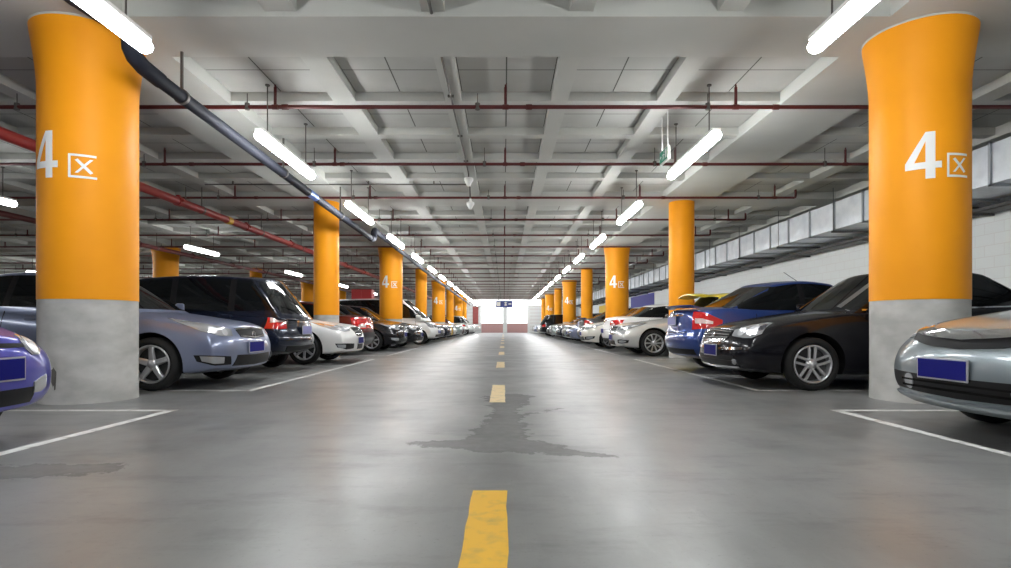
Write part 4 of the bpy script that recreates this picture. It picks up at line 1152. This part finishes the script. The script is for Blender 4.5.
# the remaining parked cars are copies of the ones above in their own paint
BYPAINT = {}
def protos():
    return {o['label'].split(' ')[0] + o.name: o for o in C.objects if o.get('category') == 'car'}
SMALL = ('door_handle', 'emblem', 'fog_lamp', 'window_chrome', 'bumper_', 'headlight_bowl', 'taillight_lens', 'grille_bar', 'plate_face', 'rear_wiper', 'roof_aerial')
ALL = [o for o in C.objects if o.get('category') == 'car']
def find(words_): return next(o for o in ALL if o['label'].startswith(words_))
PR = dict(sedan=find('black sedan with'), tail=find('dark blue sedan'), hatch=find('violet'), kia=find('slate'), mpv=find('tall navy'), white=find('white sedan'), saloon=find('silver saloon'), van=find('white van'))
def recolour(o, old, new):
    for sl in o.material_slots:
        if sl.material == old: sl.link = 'OBJECT'; sl.material = new
def park(kind, paintname, x, y, rz, label, group, full=False):
    src = PR[kind]; c = src.copy(); C.objects.link(c); c.location = (x, y, 0); c.rotation_euler = (0, 0, rz); c['label'] = label; c['group'] = group
    old = next(ch for ch in src.children if ch.name.startswith('body')).material_slots[0].material; new = PAINT[paintname]
    for ch in src.children:
        if not full and ch.name.startswith(SMALL): continue
        d = ch.copy(); C.objects.link(d); d.parent = c
        for gch in ch.children:
            if not full and gch.name.startswith(SMALL): continue
            e = gch.copy(); C.objects.link(e); e.parent = d
    for d in c.children:
        if d.type == 'MESH' and d.name.startswith(('body', 'side_mirror', 'door_handle')):
            for i, sl in enumerate(d.material_slots):
                if sl.material == old:
                    sl.link = 'OBJECT'; sl.material = new
    return c
GL_, GR_ = 'cars in the left row', 'cars in the right row'
OUT_L, OUT_R = 0, R(180)
# (prototype, paint, y, front x, label)
left = [('sedan', 'black', 20.5, -2.95, 'black sedan, next beyond the nose-out black car, before the third left column', True),
        ('kia', 'silver', 26.25, -2.95, 'silver sedan nose out beyond the white van, left row', True),
        ('kia', 'dark_grey', 28.45, -3.0, 'dark grey sedan just before the fourth left column', False),
        ('sedan', 'navy', 31.7, -2.95, 'navy sedan just beyond the fourth left column', False),
        ('white', 'taxi', 33.9, -3.0, 'yellow taxi coloured sedan in the left row before the fifth column', False),
        ('white', 'white', 36.1, -3.0, 'small distant white sedan beside the fifth left column, left row', False),
        ('white', 'green_silver', 39.7, -2.9, 'pale green sedan just beyond the fifth left column', False),
        ('kia', 'white', 42.2, -3.1, 'distant white sedan midway between fifth and sixth left columns', False),
        ('hatch', 'dark_red', 44.4, -3.1, 'distant dark red hatchback before the sixth left column', False),
        ('mpv', 'silver', 47.6, -3.0, 'distant silver people carrier beyond the sixth left column', False),
        ('white', 'silver', 50.2, -2.5, 'distant silver sedan pulled forward near the seventh left column', False),
        ('van', 'white', 55.6, -2.9, 'distant white van near the end of the left row', False),
        ('white', 'white', 59.5, -2.4, 'last white car at the far end of the left row', False)]
for kind, pn, y, nose, lab, full in left:
    src = PR[kind]; half = dict(sedan=2.275, kia=2.265, white=2.35, hatch=1.875, mpv=2.2, van=2.3, saloon=2.435, tail=2.24)[kind]
    park(kind, pn, nose - half, y, 0 if kind not in ('mpv', 'tail') else R(180), lab, GL_, full)
right = [('tail', 'dark_grey', 23.5, 3.0, 'dark grey sedan tail out just beyond the third right column', True),
         ('sedan', 'slate_blue', 25.9, 2.85, 'slate sedan nose out second beyond the third right column', True),
         ('kia', 'green_silver', 28.35, 2.9, 'grey green sedan just before the fourth right column', False),
         ('sedan', 'navy', 31.7, 2.9, 'navy sedan just beyond the fourth right column', False),
         ('white', 'green_silver', 33.9, 2.8, 'pale grey green sedan before the fifth right column', False),
         ('kia', 'silver', 36.15, 2.9, 'small distant silver sedan beside the fifth right column', False),
         ('sedan', 'dark_grey', 39.7, 3.0, 'distant dark grey sedan just beyond the fifth right column', False),
         ('mpv', 'black', 42.3, 2.6, 'distant tall black people carrier in the right row', False),
         ('white', 'silver', 44.6, 2.6, 'distant silver sedan before the sixth right column', False),
         ('kia', 'dark_red', 47.7, 2.9, 'distant dark red sedan beyond the sixth right column', False),
         ('white', 'white', 50.3, 2.9, 'distant white sedan before the seventh right column', False),
         ('kia', 'slate_blue', 55.6, 2.9, 'distant slate sedan beyond the seventh right column', False),
         ('white', 'silver', 58.4, 2.9, 'last silver sedan at the far end of the right row', False)]
for kind, pn, y, nose, lab, full in right:
    half = dict(sedan=2.275, kia=2.265, white=2.35, hatch=1.875, mpv=2.2, van=2.3, saloon=2.435, tail=2.24)[kind]
    park(kind, pn, nose + half, y, R(180) if kind not in ('mpv', 'tail') else 0, lab, GR_, full)
# second row behind the left one, partly glimpsed, its cars added to block light
back = [('mpv', 'black', 14.9, 'black people carrier in the second row behind the dark red sedan'), ('sedan', 'dark_grey', 17.4, 'dark grey sedan in the second row behind the black sedan'),
        ('van', 'white', 23.4, 'white van in the second row behind the third left column'), ('kia', 'silver', 26.2, 'silver sedan in the second row behind the white van'),
        ('white', 'white', 31.2, 'white sedan in the second row beyond the fourth left column'), ('mpv', 'dark_grey', 34, 'dark people carrier in the second row behind the yellow taxi coloured sedan'),
        ('kia', 'navy', 12.1, 'navy sedan in the second row behind the white sedan')]
for kind, pn, y, lab in back: park(kind, pn, -10.6, y, R(180), lab, 'cars in the second left row')

# red cabinet seen over the dark red car
root = empty('utility_cabinet', (-7.42, 30.0, 0)); tag(root, 'tall red metal cabinet standing between the two left car rows', 'cabinet')
bm = N(); box(bm, -.53, .53, -.30, .30, .08, 2.68, bev=.012); link('cabinet_body', bm, M['red_sheet'], root)
for xa in (-.515, .005):
    bm = N(); box(bm, xa, xa + .51, -.322, -.30, .12, 2.64, bev=.006); dd = link('door', bm, M['red_sheet'], root)
    bm = N(); hx = xa + (.46 if xa < 0 else .05); box(bm, hx - .012, hx + .012, -.35, -.322, 1.5, 1.66, bev=.005); link('handle', bm, M['rod'], dd)
bm = N(); box(bm, -.50, .50, -.28, .28, 0, .08); link('plinth', bm, M['rod'], root)


# ------------------------------------------------------------------ daylight outside the far openings and colour management
w = bpy.data.worlds.new('world'); sc.world = w; w.use_nodes = True
w.node_tree.nodes['Background'].inputs[0].default_value = (.95, .97, 1, 1)
w.node_tree.nodes['Background'].inputs[1].default_value = 2.2
vs = sc.view_settings
vs.view_transform = 'Standard'; vs.look = 'None'; vs.gamma = 1; vs.use_curve_mapping = False
vs.exposure = 0.47
